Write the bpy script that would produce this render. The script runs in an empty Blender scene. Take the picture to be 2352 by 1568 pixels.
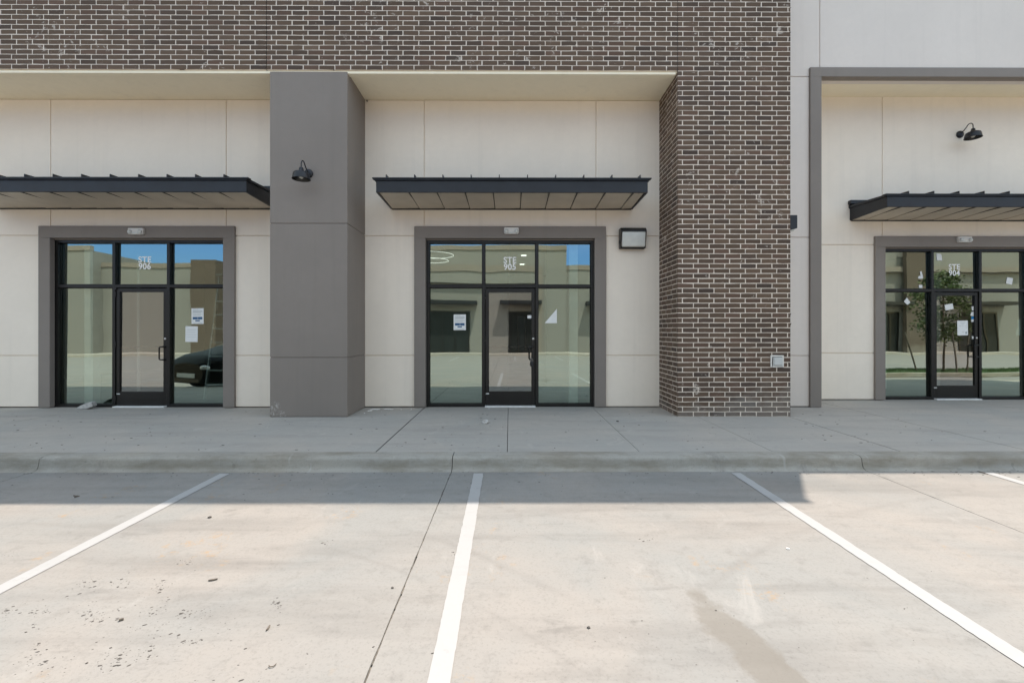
import bpy, bmesh, math, random
from mathutils import Vector, Matrix, noise as mnoise
R = math.radians
rnd = random.Random(7)
scene = bpy.context.scene
COL = scene.collection

# ------------------------------------------------------------------ camera
# metres; X runs along the facade, Y away from the viewer (door wall at Y=0), sidewalk at z=0
EYE, CAMY = 1.405, -8.294
FPX, CPX, HPY = 1045.0, 1171.0, 758.0          # survey numbers of the photograph (2352 px wide)
cam_d = bpy.data.cameras.new('camera'); cam = bpy.data.objects.new('camera', cam_d); COL.objects.link(cam)
cam.location = (0, CAMY, EYE); cam.rotation_euler = (R(90), 0, R(-.27))
cam_d.lens = 16.0; cam_d.sensor_width = 36; cam_d.shift_y = -26/2352
cam_d.clip_start = .05; cam_d.clip_end = 2000
scene.camera = cam

# ------------------------------------------------------------------ sky, sun, exposure
SUNV = Vector((1.87, 3.266, 8.145))
SUN_EL = math.atan2(SUNV.z, math.hypot(SUNV.x, SUNV.y)); SUN_AZ = math.atan2(SUNV.x, SUNV.y)
w = bpy.data.worlds.new('World'); scene.world = w; w.use_nodes = True
wn = w.node_tree.nodes; wl = w.node_tree.links
bg = wn['Background']; sky = wn.new('ShaderNodeTexSky'); sky.sky_type = 'NISHITA'; sky.sun_disc = False
sky.sun_elevation = SUN_EL; sky.sun_rotation = SUN_AZ
sky.air_density = 2.0; sky.dust_density = .3; sky.ozone_density = 1.5; sky.altitude = 200
tn = wn.new('ShaderNodeMix'); tn.data_type = 'RGBA'; tn.blend_type = 'MULTIPLY'; tn.inputs[0].default_value = 1; 
# skylight tint: neutral overhead, deeper blue low in the north away from the sun
tcw = wn.new('ShaderNodeTexCoord'); sx = wn.new('ShaderNodeSeparateXYZ'); wl.new(tcw.outputs['Generated'], sx.inputs[0])
def wmap(sock, a, b):
    m = wn.new('ShaderNodeMapRange'); m.interpolation_type = 'SMOOTHSTEP'; m.inputs[1].default_value = a; m.inputs[2].default_value = b; wl.new(sock, m.inputs[0]); return m.outputs[0]
low = wmap(sx.outputs[2], .40, .16); north = wmap(sx.outputs[1], .1, -.45)
lm = wn.new('ShaderNodeMath'); lm.operation = 'MULTIPLY'; wl.new(low, lm.inputs[0]); wl.new(north, lm.inputs[1])
tm = wn.new('ShaderNodeMix'); tm.data_type = 'RGBA'; wl.new(lm.outputs[0], tm.inputs[0])
tm.inputs[6].default_value = (1.0, .77, .585, 1); tm.inputs[7].default_value = (.12, .21, .45, 1); wl.new(tm.outputs[2], tn.inputs[7])
wl.new(sky.outputs[0], tn.inputs[6]); wl.new(tn.outputs[2], bg.inputs[0]); bg.inputs[1].default_value = .15
sd = bpy.data.lights.new('sun', 'SUN'); sd.energy = 2.0; sd.angle = R(.53); sd.color = (1, .872, .745)
so = bpy.data.objects.new('sun', sd); COL.objects.link(so)
so.rotation_euler = (-SUNV).to_track_quat('-Z', 'Y').to_euler(); so.location = (0, 0, 30)
vs = scene.view_settings; vs.view_transform = 'Standard'; vs.look = 'None'; vs.exposure = 1.76; vs.gamma = 1
scene.cycles.max_bounces = 10; scene.cycles.diffuse_bounces = 5; scene.cycles.transparent_max_bounces = 12
scene.cycles.caustics_reflective = False; scene.cycles.caustics_refractive = False

# ------------------------------------------------------------------ helpers
def S(Y): return FPX/(Y-CAMY)
def wx(px, Y): return (px-CPX)/S(Y)
def wz(py, Y): return EYE+(HPY-py)/S(Y)
def gnd(px, py, z):
    s = (py-HPY)/(EYE-z); return ((px-CPX)/s, FPX/s+CAMY)
def lin(c):
    return tuple(((v/255)/12.92 if v/255 <= .04045 else ((v/255+.055)/1.055)**2.4) for v in c)

class MB:
    def __init__(s): s.v = []; s.f = []; s.m = []; s.tone = []
    def quad(s, a, b, c, d, mi=0):
        i = len(s.v); s.v += [a, b, c, d]; s.f.append((i, i+1, i+2, i+3)); s.m.append(mi)
    def poly(s, pts, mi=0):
        i = len(s.v); s.v += list(pts); s.f.append(tuple(range(i, i+len(pts)))); s.m.append(mi)
    def hexa(s, p, mi=0):
        """8 points: bottom 4 (ccw from above), top 4"""
        i = len(s.v); s.v += list(p)
        for f in ((3, 2, 1, 0), (4, 5, 6, 7), (0, 1, 5, 4), (1, 2, 6, 5), (2, 3, 7, 6), (3, 0, 4, 7)):
            s.f.append(tuple(i+k for k in f)); s.m.append(mi)
    def box(s, x0, x1, y0, y1, z0, z1, mi=0):
        s.hexa([(x0, y0, z0), (x1, y0, z0), (x1, y1, z0), (x0, y1, z0), (x0, y0, z1), (x1, y0, z1), (x1, y1, z1), (x0, y1, z1)], mi)
    def prism_x(s, prof, x0, x1, mi=0):
        """closed profile of (y,z), ccw seen from +X, run along X"""
        i = len(s.v); n = len(prof)
        s.v += [(x0, y, z) for y, z in prof]+[(x1, y, z) for y, z in prof]
        for k in range(n):
            a, b = k, (k+1) % n
            s.f.append((i+a, i+b, i+n+b, i+n+a)); s.m.append(mi)
        s.f.append(tuple(i+k for k in reversed(range(n)))); s.m.append(mi)
        s.f.append(tuple(i+n+k for k in range(n))); s.m.append(mi)
    def prism_y(s, prof, y0, y1, mi=0):
        i = len(s.v); n = len(prof)
        s.v += [(x, y0, z) for x, z in prof]+[(x, y1, z) for x, z in prof]
        for k in range(n):
            a, b = k, (k+1) % n
            s.f.append((i+a, i+b, i+n+b, i+n+a)); s.m.append(mi)
        s.f.append(tuple(i+k for k in reversed(range(n)))); s.m.append(mi)
        s.f.append(tuple(i+n+k for k in range(n))); s.m.append(mi)
    def prism_z(s, prof, z0, z1, mi=0):
        i = len(s.v); n = len(prof)
        s.v += [(x, y, z0) for x, y in prof]+[(x, y, z1) for x, y in prof]
        for k in range(n):
            a, b = k, (k+1) % n
            s.f.append((i+a, i+b, i+n+b, i+n+a)); s.m.append(mi)
        s.f.append(tuple(i+k for k in reversed(range(n)))); s.m.append(mi)
        s.f.append(tuple(i+n+k for k in range(n))); s.m.append(mi)
    def lathe(s, prof, c=(0, 0, 0), axis='z', seg=24, mi=0):
        i = len(s.v); n = len(prof)
        for r, h in prof:
            for k in range(seg):
                a = 2*math.pi*k/seg; u, v = r*math.cos(a), r*math.sin(a)
                p = (u, v, h) if axis == 'z' else ((u, h, v) if axis == 'y' else (h, u, v))
                s.v.append((c[0]+p[0], c[1]+p[1], c[2]+p[2]))
        for j in range(n-1):
            for k in range(seg):
                k2 = (k+1) % seg
                s.f.append((i+j*seg+k, i+j*seg+k2, i+(j+1)*seg+k2, i+(j+1)*seg+k)); s.m.append(mi)
        s.f.append(tuple(i+k for k in reversed(range(seg)))); s.m.append(mi)
        s.f.append(tuple(i+(n-1)*seg+k for k in range(seg))); s.m.append(mi)
    def tube(s, pts, r, seg=10, mi=0):
        pts = [Vector(p) for p in pts]; i = len(s.v); n = len(pts)
        rr = r if isinstance(r, (list, tuple)) else [r]*n
        u = None
        for j, p in enumerate(pts):
            t = (pts[min(j+1, n-1)]-pts[max(j-1, 0)]).normalized()
            if u is None:
                u = t.orthogonal().normalized()
            u = (u-t*u.dot(t)).normalized(); v = t.cross(u)
            for k in range(seg):
                a = 2*math.pi*k/seg; s.v.append(tuple(p+(u*math.cos(a)+v*math.sin(a))*rr[j]))
        for j in range(n-1):
            for k in range(seg):
                k2 = (k+1) % seg
                s.f.append((i+j*seg+k, i+j*seg+k2, i+(j+1)*seg+k2, i+(j+1)*seg+k)); s.m.append(mi)
        s.f.append(tuple(i+k for k in reversed(range(seg)))); s.m.append(mi)
        s.f.append(tuple(i+(n-1)*seg+k for k in range(seg))); s.m.append(mi)
    def lump(s, c, r, flat=.6, sub=1, seed=0, stretch=(1, 1), rot=0, mi=0, rough=.35):
        bm = bmesh.new(); bmesh.ops.create_icosphere(bm, subdivisions=sub, radius=1)
        i = len(s.v); ca, sa = math.cos(rot), math.sin(rot)
        for v in bm.verts:
            d = 1+rough*mnoise.noise(v.co*1.3+Vector((seed*7.1, seed*3.3, 0)))*1.6
            p = v.co*d*r; x, y = p.x*stretch[0], p.y*stretch[1]
            s.v.append((c[0]+x*ca-y*sa, c[1]+x*sa+y*ca, c[2]+max(p.z, -r*.55)*flat))
        for f in bm.faces:
            s.f.append(tuple(i+v.index for v in f.verts)); s.m.append(mi)
        bm.free()

def smooth(o, on=True):
    for p in o.data.polygons: p.use_smooth = on
def build(name, mb, mats, parent=None, bevel=0, smo=False, seg=2):
    me = bpy.data.meshes.new(name); me.from_pydata(mb.v, [], mb.f)
    if not isinstance(mats, (list, tuple)): mats = [mats]
    for m in mats: me.materials.append(m)
    for p, mi in zip(me.polygons, mb.m): p.material_index = mi
    if bevel:
        bm = bmesh.new(); bm.from_mesh(me)
        bmesh.ops.remove_doubles(bm, verts=bm.verts, dist=1e-5)
        ed = [e for e in bm.edges if len(e.link_faces) == 2 and e.calc_face_angle(0) > R(35)]
        bmesh.ops.bevel(bm, geom=ed, offset=bevel, segments=seg, affect='EDGES', profile=.5, clamp_overlap=True)
        bm.to_mesh(me); bm.free()
    me.update()
    o = bpy.data.objects.new(name, me); COL.objects.link(o)
    if parent is not None: o.parent = parent
    if smo:
        for p in me.polygons: p.use_smooth = True
        try:
            me.set_sharp_from_angle(angle=R(40))
        except Exception:
            pass
    return o
def tag(o, label=None, cat=None, group=None, kind=None):
    if label: o['label'] = label
    if cat: o['category'] = cat
    if group: o['group'] = group
    if kind: o['kind'] = kind
    return o
def empty(name, loc, label=None, cat=None, group=None):
    o = bpy.data.objects.new(name, None); COL.objects.link(o); o.location = loc
    o.empty_display_size = .2
    return tag(o, label, cat, group)
def copy_tree(o, parent=None):
    c = o.copy(); COL.objects.link(c)
    if parent is not None: c.parent = parent
    for ch in list(o.children): copy_tree(ch, c)
    return c

# ------------------------------------------------------------------ materials
class NT:
    def __init__(s, name):
        s.mat = bpy.data.materials.new(name); s.mat.use_nodes = True
        s.n = s.mat.node_tree.nodes; s.l = s.mat.node_tree.links; s.n.clear()
        s.out = s.n.new('ShaderNodeOutputMaterial')
        s.tc = s.n.new('ShaderNodeTexCoord')
    def link(s, a, b): s.l.new(a, b)
    def noise(s, scale, detail=4, rough=.55, vec=None, scl=None, dist=0):
        v = vec or s.tc.outputs['Object']
        if scl:
            mp = s.n.new('ShaderNodeMapping'); mp.inputs['Scale'].default_value = scl; s.link(v, mp.inputs[0]); v = mp.outputs[0]
        t = s.n.new('ShaderNodeTexNoise'); t.inputs['Scale'].default_value = scale; t.inputs['Detail'].default_value = detail
        t.inputs['Roughness'].default_value = rough; t.inputs['Distortion'].default_value = dist; s.link(v, t.inputs['Vector'])
        return t.outputs['Fac']
    def ramp(s, fac, a, b, ca=0., cb=1.):
        r = s.n.new('ShaderNodeMapRange'); r.inputs[1].default_value = a; r.inputs[2].default_value = b
        r.inputs[3].default_value = ca; r.inputs[4].default_value = cb; s.link(fac, r.inputs[0]); return r.outputs[0]
    def mix(s, fac, a, b, mode='MIX'):
        m = s.n.new('ShaderNodeMix'); m.data_type = 'RGBA'; m.blend_type = mode
        for sock, v in ((m.inputs[0], fac), (m.inputs[6], a), (m.inputs[7], b)):
            if isinstance(v, (int, float)): sock.default_value = v
            elif isinstance(v, tuple): sock.default_value = (*v[:3], 1)
            else: s.link(v, sock)
        return m.outputs[2]
    def math(s, op, a, b=0.):
        m = s.n.new('ShaderNodeMath'); m.operation = op
        for sock, v in ((m.inputs[0], a), (m.inputs[1], b)):
            if isinstance(v, (int, float)): sock.default_value = v
            else: s.link(v, sock)
        return m.outputs[0]
    def bump(s, h, strength=.3, dist=.01, normal=None):
        b = s.n.new('ShaderNodeBump'); b.inputs['Strength'].default_value = strength; b.inputs['Distance'].default_value = dist
        s.link(h, b.inputs['Height'])
        if normal is not None: s.link(normal, b.inputs['Normal'])
        return b.outputs[0]
    def bsdf(s, col, rough=.6, metal=0., normal=None, spec=.5, emit=None, es=0):
        p = s.n.new('ShaderNodeBsdfPrincipled')
        for k, v in (('Base Color', col), ('Roughness', rough), ('Metallic', metal)):
            if isinstance(v, tuple): p.inputs[k].default_value = (*v[:3], 1)
            elif isinstance(v, (int, float)): p.inputs[k].default_value = v
            else: s.link(v, p.inputs[k])
        p.inputs['Specular IOR Level'].default_value = spec
        if emit:
            p.inputs['Emission Color'].default_value = (*emit, 1); p.inputs['Emission Strength'].default_value = es
        if normal is not None: s.link(normal, p.inputs['Normal'])
        s.link(p.outputs[0], s.out.inputs[0]); return p
    def sep(s):
        x = s.n.new('ShaderNodeSeparateXYZ'); s.link(s.tc.outputs['Object'], x.inputs[0]); return x.outputs

def plain(name, col, rough=.5, metal=0., var=.06, scale=6., bump=0., bscale=120., spec=.5, emit=None, es=0):
    t = NT(name); n = t.noise(scale, 5)
    c = t.mix(t.ramp(n, .3, .7), tuple(v*(1-var) for v in col), tuple(min(1, v*(1+var)) for v in col))
    nm = t.bump(t.noise(bscale, 3), bump, .004) if bump else None
    rg = t.ramp(t.noise(scale*2.3, 4), .3, .7, max(.02, rough-.07), min(1, rough+.07))
    t.bsdf(c, rg, metal, nm, spec, emit, es); return t.mat

def stucco(name, col, var=.05, chalk=False):
    t = NT(name)
    big = t.noise(.45, 4, .6); fine = t.noise(9, 6, .65)
    c = t.mix(t.ramp(big, .3, .7), tuple(v*(1-var) for v in col), tuple(v*(1+var*.6) for v in col))
    c = t.mix(t.ramp(fine, .35, .75, 0, .35), c, tuple(v*.9 for v in col))
    # rain runs: faint vertical streaks
    st = t.noise(1.0, 4, .6, scl=(5, 5, .18)); c = t.mix(t.ramp(st, .54, .78, 0, .22), c, tuple(v*.72 for v in col))
    # handling scuffs and small chips
    sc = t.noise(34, 3, .6); c = t.mix(t.ramp(sc, .73, .78, 0, .35), c, tuple(v*.7 for v in col))
    if chalk:       # chalky mortar scuffs someone left low on the column
        x, y, z = t.sep()
        for (cx, cz, rr_) in ((-3.80, .17, .10), (-3.70, .03, .09), (-3.84, .05, .05)):
            dx = t.math('SUBTRACT', x, cx); dz = t.math('SUBTRACT', z, cz)
            d = t.math('SQRT', t.math('ADD', t.math('MULTIPLY', dx, dx), t.math('MULTIPLY', dz, dz)))
            k = t.math('MULTIPLY', t.ramp(d, rr_*.3, rr_, .8, 0), t.ramp(t.noise(24, 4, .7), .48, .62)); c = t.mix(k, c, (.55, .53, .5))
    nm = t.bump(t.noise(260, 3, .7), .22, .0025); nm = t.bump(t.noise(2.2, 3), .12, .01, nm)
    t.bsdf(c, .85, 0, nm, .25); return t.mat

def concrete(name, base, warm, cool, dark, rough=.85, lot=False, kerb=False):
    t = NT(name)
    a = t.noise(.55, 5, .6, dist=.6); b = t.noise(1.7, 6, .65); g = t.noise(60, 4, .7); m = t.noise(7, 6, .7)
    c = t.mix(t.ramp(a, .40, .60), cool, warm)
    c = t.mix(t.ramp(b, .3, .7, 0, .55), c, base)
    st = t.noise(1.2, 5, .65, scl=(.35, 2.6, 1), dist=.4)       # trowel and tyre streaks along the bay
    c = t.mix(t.ramp(st, .48, .76, 0, .5), c, dark)
    c = t.mix(t.ramp(m, .54, .78, 0, .45), c, dark)
    s2 = t.noise(4.2, 6, .72, scl=(.5, 1.7, 1), dist=.9); c = t.mix(t.ramp(s2, .60, .72, 0, .34), c, tuple(v*.8 for v in dark))
    c = t.mix(t.ramp(g, .52, .78, 0, .34), c, tuple(v*.55 for v in dark))
    pit = t.noise(150, 2, .5); c = t.mix(t.ramp(pit, .7, .76, 0, .45), c, tuple(v*.45 for v in dark))
    # pale scuffs
    ps = t.noise(3.1, 5, .7, scl=(1, .5, 1), dist=1.2); c = t.mix(t.ramp(ps, .61, .74, 0, .4), c, tuple(min(.9, v*1.35) for v in base))
    if not lot:
        gum = t.noise(9, 2, .4); c = t.mix(t.ramp(gum, .71, .73, 0, .3), c, tuple(v*.5 for v in dark))
        dust = t.noise(2.0, 5, .72, scl=(1, 1.6, 1), dist=.8); c = t.mix(t.ramp(dust, .60, .70, 0, .34), c, tuple(v*1.3 for v in base))
    if lot:
        x, y, z = t.sep()
        # one damp patch, longer than wide, drifting right as it comes near; edges broken by noise
        u = t.math('SUBTRACT', x, 1.16); v = t.math('SUBTRACT', y, -6.06)
        u2 = t.math('ADD', u, t.math('MULTIPLY', v, .2)); u2 = t.math('DIVIDE', u2, .125); v2 = t.math('DIVIDE', v, .50)
        d = t.math('SQRT', t.math('ADD', t.math('MULTIPLY', u2, u2), t.math('MULTIPLY', v2, v2)))
        d = t.math('ADD', d, t.ramp(t.noise(5.5, 5, .65), .25, .75, -.45, .45))
        c = t.mix(t.ramp(d, .8, 1.12, .62, 0), c, (.168, .155, .134))
        # rust freckles
        rs = t.noise(2.3, 3, .5, scl=(1, .55, 1)); rf = t.noise(17, 4, .7)
        rust = t.math('MULTIPLY', t.ramp(rs, .62, .70), t.ramp(rf, .52, .68, 0, .6)); c = t.mix(rust, c, (.36, .22, .09))
        # faint tyre arcs
        for (cx, cy, r0, wd, k) in ((-3.4, -9.2, 5.15, .05, .22), (5.5, -10.3, 6.4, .06, .18), (-3.2, -9.4, 4.75, .03, .16), (1.2, -1.4, 3.2, .05, .14)):
            dx = t.math('SUBTRACT', x, cx); dy = t.math('SUBTRACT', y, cy)
            r = t.math('SQRT', t.math('ADD', t.math('MULTIPLY', dx, dx), t.math('MULTIPLY', dy, dy)))
            e = t.math('ABSOLUTE', t.math('SUBTRACT', r, r0)); e = t.math('MULTIPLY', t.ramp(e, 0, wd, k*1.3, 0), t.ramp(t.noise(1.6, 4), .4, .6))
            c = t.mix(e, c, (.16, .15, .14))
        # grime that collects in the gutter line
        gy = t.math('MULTIPLY', t.ramp(y, -4.3, -3.35, 0, .3), t.ramp(t.noise(1.9, 5, .7), .35, .65)); c = t.mix(gy, c, dark)
    if kerb:
        k = t.noise(2.4, 5, .7, scl=(.6, 1, 2.2)); c = t.mix(t.ramp(k, .43, .66, 0, .75), c, (.20, .178, .138))
        k2 = t.noise(1.1, 6, .75, scl=(1.5, 1, 1)); c = t.mix(t.ramp(k2, .6, .72, 0, .55), c, (.15, .14, .13))
        k3 = t.noise(2.2, 3, .6, scl=(3.2, .6, .35), dist=.3); c = t.mix(t.ramp(k3, .67, .75, 0, .35), c, (.46, .46, .45))
    nm = t.bump(g, .25, .004); nm = t.bump(pit, .15, .003, nm); nm = t.bump(b, .1, .02, nm)
    t.bsdf(c, t.ramp(b, .3, .7, rough-.1, rough+.08), 0, nm, .35); return t.mat

M = {}
M['stucco'] = stucco('pale_stucco', (.92, .83, .72), .07)
M['stucco_light_toned'] = stucco('outer_stucco_light_toned', (.77, .70, .64), .06)  # greyer stucco copy, lower light on the outer wall worked into its colour
M['stucco_far'] = stucco('far_stucco', (.25, .245, .236))
M['stucco_gray'] = stucco('taupe_stucco', (.262, .232, .209), .11, True)
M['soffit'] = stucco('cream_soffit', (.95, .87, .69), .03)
M['sidewalk'] = concrete('sidewalk_concrete', (.40, .374, .34), (.425, .39, .348), (.372, .36, .335), (.255, .243, .225))
M['kerb'] = concrete('kerb_concrete', (.34, .328, .295), (.35, .325, .28), (.33, .322, .295), (.21, .195, .17), kerb=True)
M['lot'] = concrete('lot_concrete', (.260, .254, .242), (.285, .268, .247), (.242, .247, .240), (.138, .132, .123), lot=True)
M['filler'] = plain('joint_filler', (.06, .06, .06), .9, var=.4, scale=30)
M['dirt'] = plain('joint_dirt', (.12, .11, .10), .95, var=.5, scale=20)
M['black'] = plain('bronze_aluminium', (.0075, .0072, .0068), .38, .0, var=.15, scale=3, spec=.5)
M['navy'] = plain('charcoal_metal', (.0095, .011, .016), .45, 0, var=.12, scale=2.5, spec=.5)
M['pan'] = plain('galvalume_underside', (.52, .46, .375), .5, .1, var=.12, scale=1.5)
M['groove'] = plain('panel_groove', (.05, .047, .042), .7)
M['alum'] = plain('mill_aluminium', (.85, .85, .84), .45, .15, var=.1, scale=8)
M['steel'] = plain('brushed_steel', (.55, .54, .52), .3, .9)
M['white'] = plain('white_plastic', (.72, .70, .66), .4, var=.03)
M['greyplastic'] = plain('grey_plastic', (.55, .56, .55), .5, var=.05)
M['lens'] = plain('prismatic_lens', (.66, .67, .63), .18, var=.05, scale=9, bump=.35, bscale=60)
M['reflector'] = plain('lamp_reflector', (.35, .34, .31), .25, .2)
M['bulb'] = plain('bulb_glass', (.55, .55, .5), .1, var=.05)
M['paper'] = plain('paper', (.80, .81, .80), .8, var=.03)
M['paperline'] = plain('print_grey', (.33, .37, .38), .8)
M['paperblue'] = plain('print_blue', (.045, .12, .24), .7)
M['tapeblue'] = plain('blue_tape', (.01, .22, .55), .6)
M['vinyl'] = plain('white_vinyl', (.95, .95, .95), .6, var=.005)
M['iwall'] = plain('interior_paint', (.80, .79, .75), .8, var=.03, scale=.6)
M['iwallg'] = plain('interior_paint_grey', (.30, .30, .29), .8, var=.05, scale=.6)
M['ifloor'] = plain('interior_slab', (.20, .20, .195), .45, var=.15, scale=1.1)
M['idark'] = plain('dark_door_leaf', (.025, .025, .026), .5)
M['roof'] = plain('roof_membrane', (.5, .5, .5), .9)
M['litring'] = plain('lit_ring', (.8, .8, .8), .5, emit=(1, .98, .93), es=.32)
M['lit'] = plain('lit_lamp', (.9, .9, .9), .5, emit=(1, .97, .9), es=.8)
M['rock'] = plain('broken_concrete', (.47, .46, .44), .9, var=.25, scale=25, bump=.6, bscale=50)
M['foam'] = plain('white_foam', (.78, .77, .74), .9, var=.06)
M['crumb'] = plain('dry_mud', (.085, .078, .07), .95, var=.5, scale=60)
M['twig'] = plain('twig_bark', (.13, .11, .09), .9, var=.4, scale=50)
M['carpaint'] = plain('black_car_paint', (.004, .004, .0045), .42, 0, var=.02, spec=.12)
M['tyre'] = plain('tyre_rubber', (.02, .02, .02), .8)
M['carglass'] = plain('car_glass', (.01, .012, .012), .04, spec=.8)
M['farglass'] = plain('far_window', (.022, .026, .027), .35, spec=.15)
M['headlamp'] = plain('headlamp', (.6, .6, .6), .1, .2)
M['redplastic'] = plain('red_plastic', (.35, .02, .02), .3)
M['leaf'] = plain('oak_leaf', (.055, .085, .025), .6, var=.5, scale=3)
M['leaf2'] = plain('oak_leaf_pale', (.10, .13, .04), .6, var=.4, scale=3)
M['bark'] = plain('bark', (.13, .10, .075), .9, var=.4, scale=20)
M['grass'] = plain('grass_blades', (.045, .085, .02), .8, var=.5, scale=4)
M['fiberglass'] = plain('ladder_aluminium', (.62, .66, .66), .4, .2)

# stripe paint: white with wear
t = NT('stripe_paint'); n1 = t.noise(9, 6, .75); n2 = t.noise(2.2, 4, .6); x, y, z = t.sep()
near = t.ramp(y, -4.9, -6.2, 0, 1)
wear = t.math('MULTIPLY', t.ramp(n1, .58, .72), t.ramp(n2, .44, .62, .04, .85))
c = t.mix(t.ramp(t.noise(30, 4, .7), .4, .75, 0, .18), (.355, .36, .362), (.305, .307, .305))
tyre = t.noise(1.3, 4, .6, scl=(.5, 2.2, 1)); c = t.mix(t.ramp(tyre, .55, .7, 0, .22), c, (.22, .215, .21))
c = t.mix(wear, c, (.26, .255, .245)); t.bsdf(c, .7, 0, t.bump(n1, .2, .003), .3); M['stripe'] = t.mat

# brick: per-brick tone comes from the mesh attribute, mortar smears from noise
def brickmat():
    t = NT('dark_brick'); at = t.n.new('ShaderNodeAttribute'); at.attribute_name = 'tone'
    n = t.noise(22, 5, .7, scl=(1, 1, 2.2)); f = t.noise(140, 3, .6)
    c = t.mix(t.ramp(n, .35, .7, 0, .4), at.outputs['Color'], t.mix(.35, at.outputs['Color'], (.17, .14, .12)))
    c = t.mix(t.ramp(f, .6, .75, 0, .3), c, (.05, .042, .04))
    c = t.mix(t.ramp(t.noise(.7, 3, .5), .35, .65, 0, .22), c, (.10, .072, .06))
    sm = t.noise(8.5, 6, .75, dist=.5); big = t.noise(.9, 3, .6)
    sm = t.math('ADD', sm, t.ramp(big, .4, .75, -.04, .075))
    c = t.mix(t.ramp(sm, .625, .675, 0, .75), c, (.56, .50, .44))
    c = t.mix(t.ramp(t.noise(70, 4, .8), .72, .75, 0, .4), c, (.46, .42, .39))
    x, y, z = t.sep()   # dried splash dust caked on the foot of the pier
    dz = t.math('ADD', t.math('ADD', z, t.ramp(x, 3.2, 4.5, .35, 0)), t.ramp(t.noise(3.5, 5, .7), .3, .7, -.3, .3)); c = t.mix(t.ramp(dz, .25, .62, .38, 0), c, (.30, .285, .265))
    t.bsdf(c, .85, 0, t.bump(f, .35, .003, t.bump(n, .3, .004)), .3); return t.mat
M['brick'] = brickmat()
t = NT('mortar'); n = t.noise(30, 5, .7); c = t.mix(t.ramp(n, .3, .7), (.78, .69, .595), (.87, .775, .675))
t.bsdf(c, .95, 0, t.bump(t.noise(90, 4, .7), .5, .004), .2); M['mortar'] = t.mat

def glassmat(name, tint, refl_tint, fac):
    t = NT(name)
    wv = t.noise(.55, 2, .5); nm = t.bump(wv, 1.0, .0035)
    tr = t.n.new('ShaderNodeBsdfTransparent'); tr.inputs[0].default_value = (*tint, 1)
    gl = t.n.new('ShaderNodeBsdfGlossy'); gl.inputs['Color'].default_value = (*refl_tint, 1); gl.inputs['Roughness'].default_value = .004
    t.link(nm, gl.inputs['Normal'])
    fr = t.n.new('ShaderNodeFresnel'); fr.inputs['IOR'].default_value = 1.5
    k = t.math('ADD', fr.outputs[0], fac-.04)
    k = t.math('MINIMUM', k, 1.)
    mx = t.n.new('ShaderNodeMixShader'); t.link(k, mx.inputs[0]); t.link(tr.outputs[0], mx.inputs[1]); t.link(gl.outputs[0], mx.inputs[2])
    t.link(mx.outputs[0], t.out.inputs[0]); return t.mat
M['glass'] = glassmat('tinted_glass', (.84, 1.0, .93), (.79, .95, .85), .45)
M['glassdoor'] = glassmat('door_glass', (.86, .88, .85), (.86, .90, .875), .37)

# ------------------------------------------------------------------ ground, lot, kerb, sidewalk
LOTZ = -.145
KF = -3.233            # kerb face
mb = MB(); mb.quad((-600, -600, LOTZ-.03), (600, -600, LOTZ-.03), (600, 600, LOTZ-.03), (-600, 600, LOTZ-.03))
tag(build('ground', mb, plain('bare_ground', (.16, .145, .12), .95, var=.3, scale=.3)), 'dark earth under the paving', 'ground', kind='structure')

JX = [-14.35, -9.78, -5.21, -.64, 3.93, 8.5, 13.07]
def edge(x0, side, amp=.0035):
    pts = []; y = KF+.1; k = 0
    while y > -12:
        pts.append((x0+side*(.0026+abs(mnoise.noise(Vector((y*6, x0, side))))*amp*2), y)); y -= .05 if y > -7 else .5
    pts.append((x0+side*.005, -27)); return pts
mb = MB()
xs = [-70]+JX+[70]
for i in range(len(xs)-1):
    l = edge(xs[i], 1) if i > 0 else [(xs[i], KF+.1), (xs[i], -27)]
    r = edge(xs[i+1], -1) if i < len(xs)-2 else [(xs[i+1], KF+.1), (xs[i+1], -27)]
    loop = l+r[::-1]
    mb.poly([(x, y, LOTZ) for x, y in loop])
    for (a, b) in list(zip(l[:-1], l[1:]))+list(zip(r[:-1], r[1:])):
        mb.quad((*a, LOTZ), (*b, LOTZ), (*b, LOTZ-.04), (*a, LOTZ-.04))
tag(build('parking_lot', mb, M['lot']), 'sunlit pale concrete parking lot', 'parking lot', kind='structure')
# dusty sand packed in the near half of the middle joint
mb = MB()
for jx in (-5.21, -.64, 3.93):
    y = KF-.02
    while y > -8:
        L = rnd.uniform(.04, .3); wd = rnd.uniform(.003, .009)
        d = rnd.uniform(.006, .012)
        mb.box(jx-.009, jx+.009, y-L, y, LOTZ-.028, LOTZ-d); y -= L+rnd.uniform(-.01, .02 if y < -5 else .1)
tag(build('joint_sand', mb, plain('joint_sand', (.13, .12, .105), .95, var=.4, scale=40)), 'dusty sand packed in the paving joints', 'sand', kind='stuff')

# kerb profile (y,z): nose rounded, foot coved into the gutter
KB = -3.03
prof = [(KB, -.3), (KB, 0.0), (KF+.055, -.004), (KF+.028, -.010), (KF+.010, -.022), (KF+.002, -.042), (KF-.008, -.095), (KF-.016, -.118), (KF-.03, -.133), (KF-.055, -.1425), (KF-.09, LOTZ+.0012), (KF-.09, -.3)]
mb = MB(); ks = [-70]+JX+[70]
for i in range(len(ks)-1):
    mb.prism_x(prof[::-1], ks[i]+(.004 if i else 0), ks[i+1]-(.004 if i < len(ks)-2 else 0))
tag(build('kerb', mb, M['kerb'], smo=True), 'rolled concrete kerb along the sidewalk', 'kerb', kind='structure')

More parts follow.
